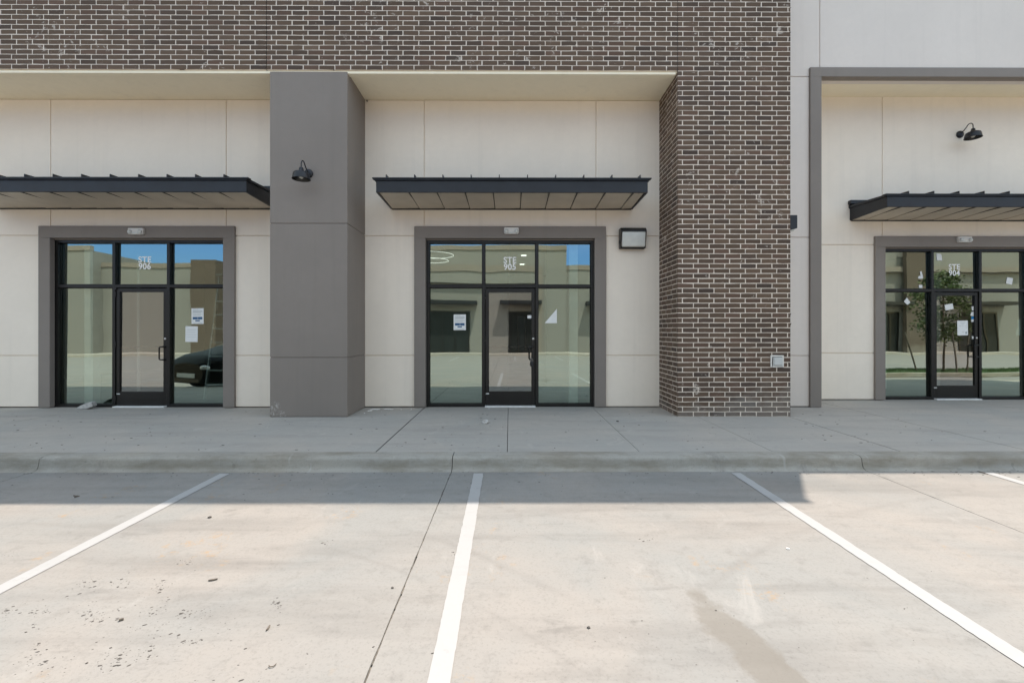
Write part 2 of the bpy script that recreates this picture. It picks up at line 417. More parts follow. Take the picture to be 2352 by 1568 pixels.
# sidewalk slabs
SX = [-70, -12.2, -10.68, -9.1, -7.57, -6.05, -4.53, -3.05, -1.55, -.03, 1.50, 3.05, 4.54, 6.06, 7.6, 9.1, 10.65, 12.2, 70]
mb = MB()
for i in range(len(SX)-1):
    wide = .009
    l = .009 if abs(SX[i]+1.55) < .02 or abs(SX[i]-4.54) < .02 else .0035
    r = .009 if abs(SX[i+1]+1.55) < .02 or abs(SX[i+1]-4.54) < .02 else .0035
    if abs(SX[i]+6.05) < .05 or abs(SX[i]+4.53) < .05 or abs(SX[i]+3.05) < .05: l = 0
    if abs(SX[i+1]+6.05) < .05 or abs(SX[i+1]+4.53) < .05 or abs(SX[i+1]+3.05) < .05: r = 0
    mb.box(SX[i]+l, SX[i+1]-r, KB+.005, 1.2, -.3, -.001+rnd.uniform(-.0008, .0008))
tag(build('sidewalk', mb, M['sidewalk']), 'shaded concrete sidewalk in front of the shops', 'sidewalk', kind='structure')
mb = MB(); mb.box(-1.559, -1.541, KB+.01, .0, -.2, -.006); mb.box(4.531, 4.549, KB+.01, .0, -.2, -.006)
mb.box(-16, 16, KB-.001, KB+.006, -.2, -.007)
tag(build('expansion_joint', mb, M['filler']), 'dark filler strips in the sidewalk joints', 'joint filler', kind='structure')

# parking stripes
def stripe(x0, x1, y0, y1, label, group='white parking stripes'):
    mb = MB(); n = int(abs(y1-y0)/.03)
    L, Rr = [], []
    for k in range(n+1):
        y = y0+(y1-y0)*k/n; x = x0+(x1-x0)*k/n
        L.append((x-.051+mnoise.noise(Vector((y*14, x0, 1)))*.0045+mnoise.noise(Vector((y*55, x0, 2)))*.003, y)); Rr.append((x+.051+mnoise.noise(Vector((y*14, x0, 5)))*.0045+mnoise.noise(Vector((y*55, x0, 6)))*.003, y))
    for k in range(n):
        mb.quad((*L[k+1], LOTZ+.004), (*Rr[k+1], LOTZ+.004), (*Rr[k], LOTZ+.004), (*L[k], LOTZ+.004))
    tag(build('parking_stripe', mb, M['stripe']), label, 'parking stripe', group)
stripe(-3.075, -3.0, -3.372, -8.9, 'white parking stripe running to the lower left below suite 906')
stripe(-.338, -.29, -3.372, -8.9, 'white parking stripe nearest the long lot joint, in front of suite 905')
stripe(2.45, 2.37, -3.372, -8.9, 'white parking stripe crossing the corner of the building shadow')
stripe(5.20, 5.14, -3.372, -8.9, 'short visible end of a white stripe by the far right kerb')
stripe(-9.0, -9.0, -21.8, -17, 'white stall stripe by the far building, seen mirrored in the glass', 'far stall stripes')
for x in (-6.2, -3.4, .3, 3.0, 5.8):
    stripe(x, x, -21.8, -17, 'white stall stripe by the far building, seen mirrored in the glass', 'far stall stripes')

# ------------------------------------------------------------------ the building
B = empty('retail_building', (0, 0, 0), 'long brick and pale stucco retail building with recessed shopfronts 904, 905 and 906', 'building')
FY = -.909; RY = .825; ZS = 5.59; TOP = 8.0
G = .007
def panels(name, y, rects, th=.25, mat='stucco', g=G):
    mb = MB()
    for (x0, x1, z0, z1) in rects:
        mb.box(x0+g, x1-g, y, y+.0235, z0+g, z1-g)
    o = build(name, mb, M[mat], B, bevel=.002, seg=1)
    mb = MB()
    for (x0, x1, z0, z1) in rects: mb.box(x0, x1, y+.0225, y+th, z0, z1)
    build(name+'_backing', mb, M[mat], o)
    return o
XC = {'906': -6.742, '905': .006, '904': 9.046}
SK = {'906': 1.02, '905': 1.005, '904': 1.0}
HH = 3.095
def bay(x0, x1, xc, y, ztop, j1=.945, j2=3.12):
    HW = 1.556*[SK[k] for k in XC if XC[k] == xc][0]
    a, b = xc-HW, xc+HW
    return [(x0, a, 0.014, j1), (x0, a, j1, j2), (x0, a, j2, ztop), (a, b, HH, ztop), (b, x1, .012, j1), (b, x1, j1, j2), (b, x1, j2, ztop)]
panels('stucco_wall', 0, bay(-15, -3.0, XC['906'], 0, ZS-.002))
panels('stucco_wall', 0, bay(-3.0, 3.4, XC['905'], 0, ZS-.002))
panels('stucco_wall', RY, bay(5.60, 15.4, XC['904'], RY, 6.12))
PX0, PX1 = 5.465, 5.672
panels('stucco_wall', 0, [(4.3, PX0+.03, .012, .94), (4.3, PX0+.03, .94, 3.1), (4.3, PX0+.03, 3.1, 6.035), (4.3, 5.667, 6.035, 8.18), (5.667, 15.4, 6.035, 8.18)], mat='stucco_light_toned')
# soffits
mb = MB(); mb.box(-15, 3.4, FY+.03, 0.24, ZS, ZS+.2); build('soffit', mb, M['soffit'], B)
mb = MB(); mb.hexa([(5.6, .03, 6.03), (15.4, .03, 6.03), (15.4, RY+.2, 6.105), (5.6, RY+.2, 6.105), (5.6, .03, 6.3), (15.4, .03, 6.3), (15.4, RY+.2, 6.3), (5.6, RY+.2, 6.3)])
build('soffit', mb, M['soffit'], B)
# steel lintel strip under the brick
mb = MB(); mb.box(-15, 2.70, FY+.012, FY+.12, ZS-.028, ZS-.001); mb.box(-15, 2.70, FY+.020, FY+.05, ZS, ZS+.022)
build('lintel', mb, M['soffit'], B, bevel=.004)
# gray column
CX0, CX1 = -3.885, -2.632
zz = [0, .96, 3.13, ZS-.002]
mb = MB()
for a, b in zip(zz[:-1], zz[1:]):
    mb.box(CX0, CX1, FY, -.001, a+(.005 if a else 0.006), b-.005 if b < 5 else b)
o = build('stucco_column', mb, M['stucco_gray'], B, bevel=.008)
mb = MB(); mb.box(CX0+.012, CX1-.012, FY+.012, -.01, .002, ZS-.02); build('column_core', mb, M['stucco_gray'], o)
# portal frame
mb = MB(); mb.box(PX0, PX1, -.045, .10, 0.002, 6.015); mb.box(PX0, 15.4, -.045, .10, 6.015, 6.185)
build('portal_frame', mb, M['stucco_gray'], B, bevel=.008)
mb = MB(); mb.box(PX0+.01, PX1-.006, .10, RY+.2, .002, 6.03); build('return_wall', mb, M['stucco'], B)
mb = MB(); mb.box(15.4, 15.7, -.1, 14, -.2, 8.18); mb.box(-15.3, -15, -.95, 14, -.2, 8.0); mb.box(-15, 15.4, 13.7, 14, -.2, 8.0)
build('side_wall', mb, M['stucco'], B)
# roof and parapet backs
mb = MB(); mb.box(-15, 4.5, FY+.14, 13.7, 7.0, 7.2); mb.box(4.5, 15.4, .30, 13.7, 7.0, 7.2); build('roof', mb, M['roof'], B)
mb = MB(); mb.box(-15, 4.56, FY+.13, FY+.35, ZS+.2, TOP); mb.box(4.3, 4.56, FY+.35, .0, 6.2, TOP)
build('parapet_backing', mb, M['roof'], B)
mb = MB(); mb.box(-15.02, 4.60, FY-.03, FY+.38, TOP+.002, TOP+.05); mb.box(4.30, 4.60, FY+.38, .02, TOP+.002, TOP+.05)
mb.box(4.605, 15.42, -.03, .28, 8.182, 8.23); build('parapet_coping', mb, M['navy'], B, bevel=.006)

# brick work
BW, CH = .2562, .0802
TONES = [((.128, .103, .084), 6), ((.116, .093, .078), 5), ((.145, .116, .094), 5), ((.100, .082, .072), 3), ((.080, .068, .064), 1), ((.140, .104, .088), 4), ((.168, .138, .115), 1)]
POOL = [c for c, k in TONES for _ in range(k)]
def brickwork(name, segs):
    """segs: (u0,u1,z0,z1,plane,fixed,origin,phase)  plane 'f' = facing -Y at y=fixed, 'l' = facing -X at x=fixed, 'r' = facing +X"""
    mb = MB(); tones = []
    for (u0, u1, z0, z1, pl, fx, org) in segs:
        n0 = round(z0/CH); n1 = int((z1-1e-6)//CH)+1
        for r in range(n0, n1):
            za, zb = r*CH, min((r+1)*CH, z1)
            zj = .0066
            off = .078 if r % 2 else 0.
            k = math.floor((u0-org-off)/BW)-1
            while org+off+k*BW < u1:
                a = max(u0, org+off+k*BW); b = min(u1, org+off+(k+1)*BW); k += 1
                if b-a < .02: continue
                g = .0080
                aa, bb = a+(g if a > u0+1e-4 else 0.0), b-(g if b < u1-1e-4 else 0.0)
                za2, zb2 = za+zj, zb-zj
                j = lambda s=.0028: rnd.uniform(-s, s)
                pr = rnd.uniform(-.0014, .0006)
                if rnd.random() < .05: pr -= .002
                eL, eR = a > u0+1e-4, b < u1-1e-4
                um, zm = (aa+bb)/2, (za2+zb2)/2; J = .0019
                if rnd.random() < .18: J = .0036          # chipped or over-pointed brick
                um += rnd.uniform(-.25, .25)*(bb-aa)
                q = [(aa+(j() if eL else 0), za2+j(J)), (um, za2+j(J)), (bb+(j() if eR else 0), za2+j(J)), (bb+(j(.003) if eR else 0), zm), (bb+(j() if eR else 0), zb2+j(J)), (um+j(.03), zb2+j(J)), (aa+(j() if eL else 0), zb2+j(J)), (aa+(j(.003) if eL else 0), zm)]
                i = len(mb.v); D = .02
                def P(u, z, d):
                    if pl == 'f': return (u, fx+d, z)
                    if pl == 'l': return (fx+d, u, z)
                    return (fx-d, u, z)
                mb.v += [P(u, z, pr) for u, z in q]+[P(u, z, D) for u, z in q]
                fl = [tuple(range(8))]+[((k+1) % 8, k, 8+k, 8+(k+1) % 8) for k in range(8)]
                if pl == 'l': fl = [tuple(reversed(f)) for f in fl]
                for f in fl: mb.f.append(tuple(i+v for v in f)); mb.m.append(0)
                c = rnd.choice(POOL); v = rnd.uniform(.86, 1.12); c = (c[0]*v*.94, c[1]*v*.785, c[2]*v*.655)
                tones += [c]*16
    o = build(name, mb, M['brick'], B)
    at = o.data.color_attributes.new('tone', 'FLOAT_COLOR', 'POINT')
    for i, c in enumerate(tones): at.data[i].color = (*c, 1)
    return o
ZB = 70*CH
CJ1, CJ2 = -3.94, 2.728
PR = 4.565
o = brickwork('brick_fascia', [(-13, CJ1-.005, ZB, TOP, 'f', FY, CJ1-.005), (CJ1+.005, CJ2-.005, ZB, TOP, 'f', FY, CJ1+.08)])
mb = MB(); mb.box(-15, CJ1-.005, FY+.0026, FY+.125, ZB+.004, TOP); mb.box(CJ1+.005, CJ2-.005, FY+.0026, FY+.125, ZB+.004, TOP)
build('mortar_bed', mb, M['mortar'], o)
for cj in (CJ1, CJ2):
    mb = MB(); mb.box(cj-.0048, cj+.0048, FY+.012, FY+.1, ZB, TOP-.01); build('control_joint', mb, M['dirt'], o)
o = brickwork('brick_pier', [(CJ2+.005, PR, ZB, TOP, 'f', FY, CJ2+.005), (CJ2, PR, 0, ZB, 'f', FY, CJ2), (FY+.003, -.003, 0, ZS, 'l', CJ2, FY-.03), (FY+.003, -.003, 0, TOP, 'r', PR, FY-.03)])
mb = MB(); mb.box(CJ2+.0026, PR-.0026, FY+.0026, -.0005, .001, ZS-.003); mb.box(CJ2+.0055, PR-.0042, FY+.0026, FY+.125, ZS-.002, TOP-.001); mb.box(4.31, PR-.0042, FY+.126, -.0005, ZS-.002, TOP-.001)
build('mortar_bed', mb, M['mortar'], o)

# ------------------------------------------------------------------ shopfronts
def font_mesh(name, body, size, mat, xs=.8, off=.012, spacing=1.0, line=.9, extrude=.0004):
    cu = bpy.data.curves.new(name, 'FONT'); cu.body = body; cu.size = size; cu.align_x = 'CENTER'; cu.align_y = 'CENTER'
    cu.offset = off*size; cu.extrude = extrude; cu.space_line = line; cu.space_character = spacing; cu.resolution_u = 6
    ob = bpy.data.objects.new(name, cu); COL.objects.link(ob)
    bpy.context.view_layer.update()
    dg = bpy.context.evaluated_depsgraph_get(); me = bpy.data.meshes.new_from_object(ob.evaluated_get(dg))
    bpy.data.objects.remove(ob); bpy.data.curves.remove(cu)
    for v in me.vertices: v.co = Vector((v.co.x*xs, -v.co.z, v.co.y))
    me.materials.clear(); me.materials.append(mat); me.name = name
    o = bpy.data.objects.new(name, me); COL.objects.link(o); return o

TILT = math.tan(R(.33))
def pane(name, x0, x1, y, z0, z1, mat, parent):
    """single sheet glazed a hair out of plumb"""
    d = (z1-z0)/2*TILT; mb = MB()
    mb.quad((x0, y-d, z0), (x1, y-d, z0), (x1, y+d, z1), (x0, y+d, z1))
    return build(name, mb, M[mat], parent)
FRONT = {}
def shopfront(num, y):
    xc = XC[num]; sk = SK[num]
    hw = 1.525*sk
    # stucco surround
    L, Rr = (xc-1.73*sk, xc+1.73*sk)
    mb = MB(); mb.box(L, xc-hw, y-.05, y+.05, .009, 3.07); mb.box(xc+hw, Rr, y-.05, y+.05, .009, 3.07); mb.box(L, Rr, y-.05, y+.05, 3.07, 3.285)
    build('door_surround', mb, M['stucco_gray'], B, bevel=.010)
    mb = MB(); mb.box(xc-hw, xc+hw, y+.028, y+.05, 3.045, 3.07); build('head_bead', mb, M['stucco_gray'], B, bevel=.003)
    f0, f1 = y+.052, y+.166
    yg = y+.118
    mb = MB(); J = 1.475*sk; m = .487*sk; hm = .026; jo = 1.553*sk
    mb.box(xc-jo, xc-J, f0, f1, .0, 3.09); mb.box(xc+J, xc+jo, f0, f1, .0, 3.09)
    mb.box(xc-J, xc+J, f0, f1, 3.0, 3.09)
    mb.box(xc-m-hm, xc-m+hm, f0, f1, 0, 3.0); mb.box(xc+m-hm, xc+m+hm, f0, f1, 0, 3.0)
    for a, b in ((-J, -m-hm), (-m+hm, m-hm), (m+hm, J)):
        mb.box(xc+a, xc+b, f0, f1, 2.182, 2.236)
        if b != m-hm: mb.box(xc+a, xc+b, f0, f1, 0, .052)
    fr = build('window_frame', mb, M['black'], B, bevel=.003, seg=1)
    # gaskets: thin dark stops round each light, catch the light along their edge
    mb = MB()
    for a, b, z0, z1 in ((-J, -m-hm, .052, 2.182), (m+hm, J, .052, 2.182), (-J, -m-hm, 2.236, 3.0), (-m+hm, m-hm, 2.236, 3.0), (m+hm, J, 2.236, 3.0)):
        pane('window_pane', xc+a, xc+b, yg, z0, z1, 'glass', fr)
        mb.box(xc+a, xc+b, yg-.022, yg-.010, z0, z0+.012); mb.box(xc+a, xc+b, yg-.022, yg-.010, z1-.010, z1)
        mb.box(xc+a, xc+a+.008, yg-.022, yg-.010, z0+.012, z1-.010); mb.box(xc+b-.008, xc+b, yg-.022, yg-.010, z0+.012, z1-.010)
    build('glazing_gasket', mb, M['black'], fr)
    # door
    d = empty('door', (0, 0, 0)); d.parent = B
    y0, y1 = y+.070, y+.115; a, b = xc-m+hm+.009, xc+m-hm-.009
    z0, z1 = .026, 2.168
    st = .062
    mb = MB(); mb.box(a, a+st, y0, y1, z0, z1); mb.box(b-st, b, y0, y1, z0, z1); mb.box(a+st, b-st, y0, y1, z1-.066, z1); mb.box(a+st, b-st, y0, y1, z0, z0+.255)
    build('door_leaf', mb, M['black'], d, bevel=.003, seg=1)
    pane('door_pane', a+st, b-st, y+.096, z0+.255, z1-.066, 'glassdoor', d)
    # pull handle: C shaped tube with rounded corners, standing off the lock stile
    hx = b-st*.5; zt, zb = 1.10, .865
    mb = MB(); pts = []
    X1 = hx-.075; yo = y0-.045
    def arc(cx, cz, r, a0, a1, n=6): return [(cx+r*math.cos(R(a0+(a1-a0)*k/n)), yo, cz+r*math.sin(R(a0+(a1-a0)*k/n))) for k in range(n+1)]
    pts = [(hx, y0, zt), (hx-.004, yo+.01, zt), (hx-.012, yo, zt)]+arc(X1+.028, zt-.028, .028, 90, 180)+arc(X1+.028, zb+.028, .028, 180, 270)+[(hx-.012, yo, zb), (hx-.004, yo+.01, zb), (hx, y0, zb)]
    mb.tube(pts, .0125, 10); build('pull_handle', mb, M['black'], d, smo=True)
    mb = MB(); mb.lathe([(.019, 0), (.019, -.008), (.012, -.012)], (hx, y0, 1.245), 'y', 18); build('lock_cylinder', mb, M['steel'], d, smo=True)
    mb = MB(); mb.box(a+st-.01, b-st+.01, y1+.03, y1+.06, 1.075, 1.115); build('push_bar', mb, M['black'], d, bevel=.006)
    mb = MB(); mb.box(a-.006, b+.006, y-.012, y+.15, -.001, .022); build('threshold', mb, M['alum'], d, bevel=.003)
    for z in (.16, 1.15, 2.06):
        mb = MB(); mb.lathe([(.010, -.045), (.010, .045)], (a-.005, y0-.008, z), 'z', 10); build('hinge', mb, M['black'], d)
    mb = MB(); mb.box(a-.03, a+.015, y0-.016, y0-.001, 2.14, 2.185); build('pivot', mb, M['black'], d, bevel=.003)
    mb = MB(); mb.box(a+.005, a+.067, y0-.002, y0-.0005, .232, .247); build('door_tag', mb, M['paper'], d)
    return yg
for num, y in (('906', 0), ('905', 0), ('904', RY)): FRONT[num] = shopfront(num, y)

# suite lettering
for num, y, lab in (('906', 0, 'white STE 906 lettering on the transom pane'), ('905', 0, 'white STE 905 lettering on the transom pane'), ('904', RY, 'white STE 904 lettering on the transom pane')):
    o = font_mesh('suite_lettering', 'STE\n'+num, .156, M['vinyl'], xs=.95, off=.019, line=.79, spacing=1.05)
    o.location = (XC[num]+{'906': .02, '905': -.005, '904': .015}[num], FRONT[num]-.0012, {'906': 2.635, '905': 2.63, '904': 2.625}[num])
    o.rotation_euler = (-R(.33), 0, 0)
    tag(o, lab, 'lettering', 'suite numbers on the transoms')

# ------------------------------------------------------------------ interiors (seen dimly through the glass)
def room(x0, x1, y, h=4.2, depth=11, wall='iwall'):
    mb = MB(); mb.box(x0, x1, y+.26, y+depth, -.12, -.0005+.004); build('room_floor', mb, M['ifloor'], B)
    mb = MB(); mb.box(x0, x1, y+.26, y+depth, h, h+.1); build('room_ceiling', mb, M['iwall'], B)
    mb = MB(); mb.box(x0-.12, x0, y+.26, y+depth, 0, h); mb.box(x1, x1+.12, y+.26, y+depth, 0, h); mb.box(x0, x1, y+depth, y+depth+.1, 0, h)
    build('room_wall', mb, M[wall], B)
room(-12.9, -3.35, 0); room(-3.1, 3.5, 0, 3.72); room(5.7, 15.2, RY)
mb = MB(); mb.box(-7.98, -7.82, .28, .44, 0, 4.2); build('interior_column', mb, M['foam'], B)
mb = MB(); mb.tube([(-7.55, 1.0, 0), (-7.55, 1.0, 2.95)], .028, 12); build('interior_pipe', mb, M['iwall'], B, smo=True)
mb = MB(); mb.box(1.12, 1.28, .28, .44, 0, 3.71); build('interior_column', mb, M['foam'], B)
mb = MB(); mb.box(-3.1, -.03, 3.6, 3.75, 0, 3.72); mb.box(.95, 3.5, 3.6, 3.75, 0, 3.72); build('partition_wall', mb, M['iwallg'], B)
mb = MB(); mb.box(.18, .40, 3.0, 3.08, .9, 1.75); build('dark_panel', mb, M['idark'], B)
for px in (7.55, 8.9, 10.2):
    mb = MB(); mb.box(px, px+.15, 2.6, 2.75, 0, 4.2); build('interior_column', mb, M['iwall'], B)

# step ladder in suite 906
lad = empty('step_ladder', (-5.98, 1.0, .004), 'pale aluminium step ladder standing inside the suite 906 window', 'ladder')
for s in (-1, 1):
    mb = MB(); mb.hexa([(s*.24-.012, -.02, 0), (s*.24+.012, -.02, 0), (s*.24+.012, .05, 0), (s*.24-.012, .05, 0), (s*.15-.012, .33, 2.55), (s*.15+.012, .33, 2.55), (s*.15+.012, .40, 2.55), (s*.15-.012, .40, 2.55)])
    build('rail', mb, M['fiberglass'], lad)
for k in range(8):
    mb = MB(); z = .28+k*.285; f = z/2.55; hw = .24-.09*f; y = .35*f
    mb.box(-hw+.013, hw-.013, y-.02, y+.08, z, z+.028)
    build('step', mb, M['fiberglass'], lad)
for s in (-1, 1):
    mb = MB(); mb.tube([(s*.26, 1.1, 0), (s*.15, .42, 2.5)], .016, 8); build('rear_leg', mb, M['fiberglass'], lad)
mb = MB()
for k in (1.2,):
    f = k/2.5; mb.tube([(-.26+.11*f, 1.1-.68*f, k), (.26-.11*f, 1.1-.68*f, k)], .012, 8)
build('brace', mb, M['fiberglass'], lad)
mb = MB(); mb.box(-.2, .2, .28, .46, 2.55, 2.59); build('top_cap', mb, M['fiberglass'], lad, bevel=.008)

# lit lamps inside 905
def ring(name, c, r, tube, parent):
    bm = MB(); seg = 48; pts = [(c[0]+r*math.cos(2*math.pi*k/seg), c[1]+r*math.sin(2*math.pi*k/seg), c[2]) for k in range(seg+1)]
    bm.tube(pts, tube, 8); return build(name, bm, M['litring'], parent, smo=True)
pl = empty('ring_pendant', (-1.87, 2.6, 3.70), 'lit double ring pendant lamp behind the suite 905 glass', 'pendant lamp')
ring('lit_ring', (0, 0, -.50), .52, .007, pl); ring('lit_ring', (0, 0, -.63), .40, .007, pl)
mb = MB(); mb.lathe([(.06, 0), (.06, -.03)], (0, 0, 0), 'z', 18); mb.tube([(.0, 0, -.03), (.0, 0, -.62)], .004, 6)
for r_, z_ in ((.52, -.5), (.40, -.63)):
    for k in range(3): a = k*2.094+.5; mb.tube([(0, 0, -.03), (r_*math.cos(a), r_*math.sin(a), z_)], .0025, 5)
build('hanger', mb, M['steel'], pl)
for y, lab in ((3.5, 'nearest lit downlight in the suite 905 ceiling'), (5.8, 'middle lit downlight in the suite 905 ceiling'), (7.7, 'farthest lit downlight in the suite 905 ceiling')):
    mb = MB(); mb.lathe([(.085, 0), (.085, -.012), (.07, -.014)], (0, 0, 0), 'z', 20)
    o = build('downlight', mb, M['lit']); o.location = (.43, y, 3.718); tag(o, lab, 'downlight', 'ceiling downlights in suite 905')

# ------------------------------------------------------------------ papers and tape on the glass
def sheet(name, x0, x1, z0, z1, y, label, cat, rot=0, lines=None, outline=None, mat='paper', group=None):
    cx, cz = (x0+x1)/2, (z0+z1)/2; hw, hh = (x1-x0)/2, (z1-z0)/2
    mb = MB()
    if outline:
        mb.prism_y([(u*hw, v*hh) for u, v in outline][::-1], -.0006, .0006)
    else:
        mb.box(-hw, hw, -.0006, .0006, -hh, hh)
    for (u0, u1, v0, v1, mi) in (lines or []):
        mb.box(u0*hw, u1*hw, -.0012, -.0006, v0*hh, v1*hh, mi)
    o = build(name, mb, [M[mat], M['paperline'], M['paperblue']])
    on_pane = any(abs(y-f) < .012 for f in FRONT.values())
    if 'door glass' in label or 'door stile' in label or '904 door' in label and abs(y-RY-.094) < .003: y += (cz-1.192)*TILT
    o.location = (cx, y+((cz-(1.117 if cz < 2.2 else 2.618))*TILT if on_pane else 0), cz); o.rotation_euler = (-R(.33), R(rot), 0)
    tag(o, label, cat, group); return o
def pxs(a, b, c, d, Y): return wx(a, Y), wx(b, Y), wz(d, Y), wz(c, Y)
NOTICE = [(-.75, .1, .86, .90, 1), (-.75, .78, .70, .74, 1), (-.75, .78, .60, .64, 1), (-.75, .78, .50, .54, 1), (-.75, .6, .40, .43, 1), (-.75, .78, .20, .23, 1), (-.75, .5, .10, .13, 1), (-.78, .02, -.42, -.10, 2), (.06, .78, -.42, -.10, 2), (-.36, .36, -.66, -.50, 2), (-.78, .8, -.93, -.88, 1)]
def py_(num, z, zc=1.117): return FRONT[num]+(z-zc)*TILT
yi = FRONT['905']-.002; g_ = 'notices and scraps on the shop glass'
sheet('paper_notice', *pxs(1042, 1070, 722, 758, yi), yi, 'printed notice with a blue block in the sidelight of suite 905', 'notice', lines=NOTICE, group=g_)
sheet('folded_paper', *pxs(1251, 1279, 709, 742, yi), yi, 'white triangle of folded paper in the suite 905 sidelight', 'paper', outline=[(1, 1), (1, -1), (-1, -1)], group=g_)
sheet('paper_tag', *pxs(1211.5, 1221, 724, 731, .09), .085, 'small white tag on the suite 905 door glass', 'paper', group=g_)
yi = FRONT['906']-.002
sheet('paper_notice', *pxs(442, 470, 708, 744, yi), yi, 'printed notice with a blue block, upper sheet in the suite 906 sidelight', 'notice', lines=NOTICE, rot=-.5, group=g_)
sheet('paper_notice', *pxs(428.5, 456.5, 749, 785, yi), yi, 'plain white sheet taped below the printed notice in suite 906', 'notice', lines=[(-.7, .7, .5, .52, 1), (-.7, .6, .2, .22, 1), (-.7, .75, -.1, -.08, 1), (-.7, .75, -.4, -.38, 1)], rot=.8, group=g_)
sheet('tape_scrap', *pxs(512.5, 517.5, 743, 751, .03), .045, 'small blue tape dab at the jamb of the suite 906 window', 'tape', mat='tapeblue', outline=[(-1, .2), (-.2, 1), (1, .6), (.8, -1), (-.6, -.7)], group=g_)
yo = FRONT['904']-.0055; yd = RY+.094
sheet('paper_notice', *pxs(2203.5, 2228, 736, 770, yd), yd+.001, 'white printed sheet on the suite 904 door glass', 'notice', rot=-1, lines=[(-.5, .5, .72, .76, 1), (-.3, .3, .5, .53, 1), (-.6, -.35, .25, .29, 1), (-.1, .15, .27, .30, 1), (.5, .7, .25, .29, 1), (.6, .75, 0, .06, 1), (-.2, .25, -.55, -.52, 1), (.5, .8, -.8, -.5, 1)], group=g_)
scr = [((2152, 2170, 581, 598), yo, 12, [(-.9, .8), (.1, 1), (.6, .6), (1, -.8), (-.4, -1)], 'curved white paper scrap at the top corner of the suite 904 transom'),
       ((2111, 2124, 623, 640), yo, 0, [(-.2, 1), (.5, 1), (1, -.7), (.6, -1), (-.8, -.9), (-.7, -.3), (.1, -.1)], 'bent L shaped white scrap on the suite 904 upper side pane'),
       ((2114, 2122, 654, 661), yo, 0, None, 'small square white scrap just above the suite 904 transom bar'),
       ((2080, 2095, 683, 700), yo, 0, [(-.1, 1), (1, -.3), (.1, -1), (-1, -.1)], 'diamond shaped white scrap on the suite 904 sidelight'),
       ((2175, 2194, 698, 711), yd, -12, None, 'tilted white card at the top of the suite 904 door glass'),
       ((2317, 2331, 637, 652), yo, 10, None, 'tilted white scrap on the upper pane right of the suite 904 door'),
       ((2236, 2242.5, 703, 713), yd, -4, [(-.8, .9), (.9, 1), (1, -.9), (-.5, -1)], 'topmost white sticker on the suite 904 door stile'),
       ((2234, 2246, 715, 726), yd, 6, [(-.7, .6), (0, 1), (.3, .4), (1, .3), (.9, -.7), (.1, -1), (-1, -.8)], 'crumpled white sticker on the suite 904 door stile'),
       ((2236, 2243, 733, 739), yd, -10, None, 'lowest white sticker on the suite 904 door stile, below the blue one'),
       ((2237, 2241, 772, 778), yd, 0, None, 'tiny white sticker near the lock of the suite 904 door'),
       ((2339, 2349, 733, 771), FRONT['904']+.02, 0, [(-.3, 1), (1, 1), (1, -.9), (-1, -1), (-.8, -.3), (-.2, -.1)], 'white sheet behind the suite 904 pane near the frame edge')]
for (p, y, rot, ol, lab) in scr:
    sheet('paper_scrap', *pxs(*p, y), y, lab, 'paper scrap', rot=rot, outline=ol, group=g_)
sheet('blue_sticker', *pxs(2236, 2243, 727, 733, yd), yd, 'blue sticker on the suite 904 door stile', 'sticker', rot=-8, mat='tapeblue', group=g_)

# lockbox hanging on the 905 handle
hx = XC['905']+.461*SK['905']-.009-.031
lb = empty('key_lockbox', (hx-.028, .012, .865), 'small dark key lockbox hanging on the suite 905 door handle', 'lockbox')
mb = MB(); mb.box(-.026, .026, -.016, .018, -.125, -.035); build('lockbox_body', mb, M['navy'], lb, bevel=.006)
mb = MB(); mb.tube([(-.018, 0, -.04), (-.018, 0, .0), (-.01, 0, .018), (.01, 0, .018), (.018, 0, 0), (.018, 0, -.04)], .0045, 8); build('shackle', mb, M['steel'], lb, smo=True)

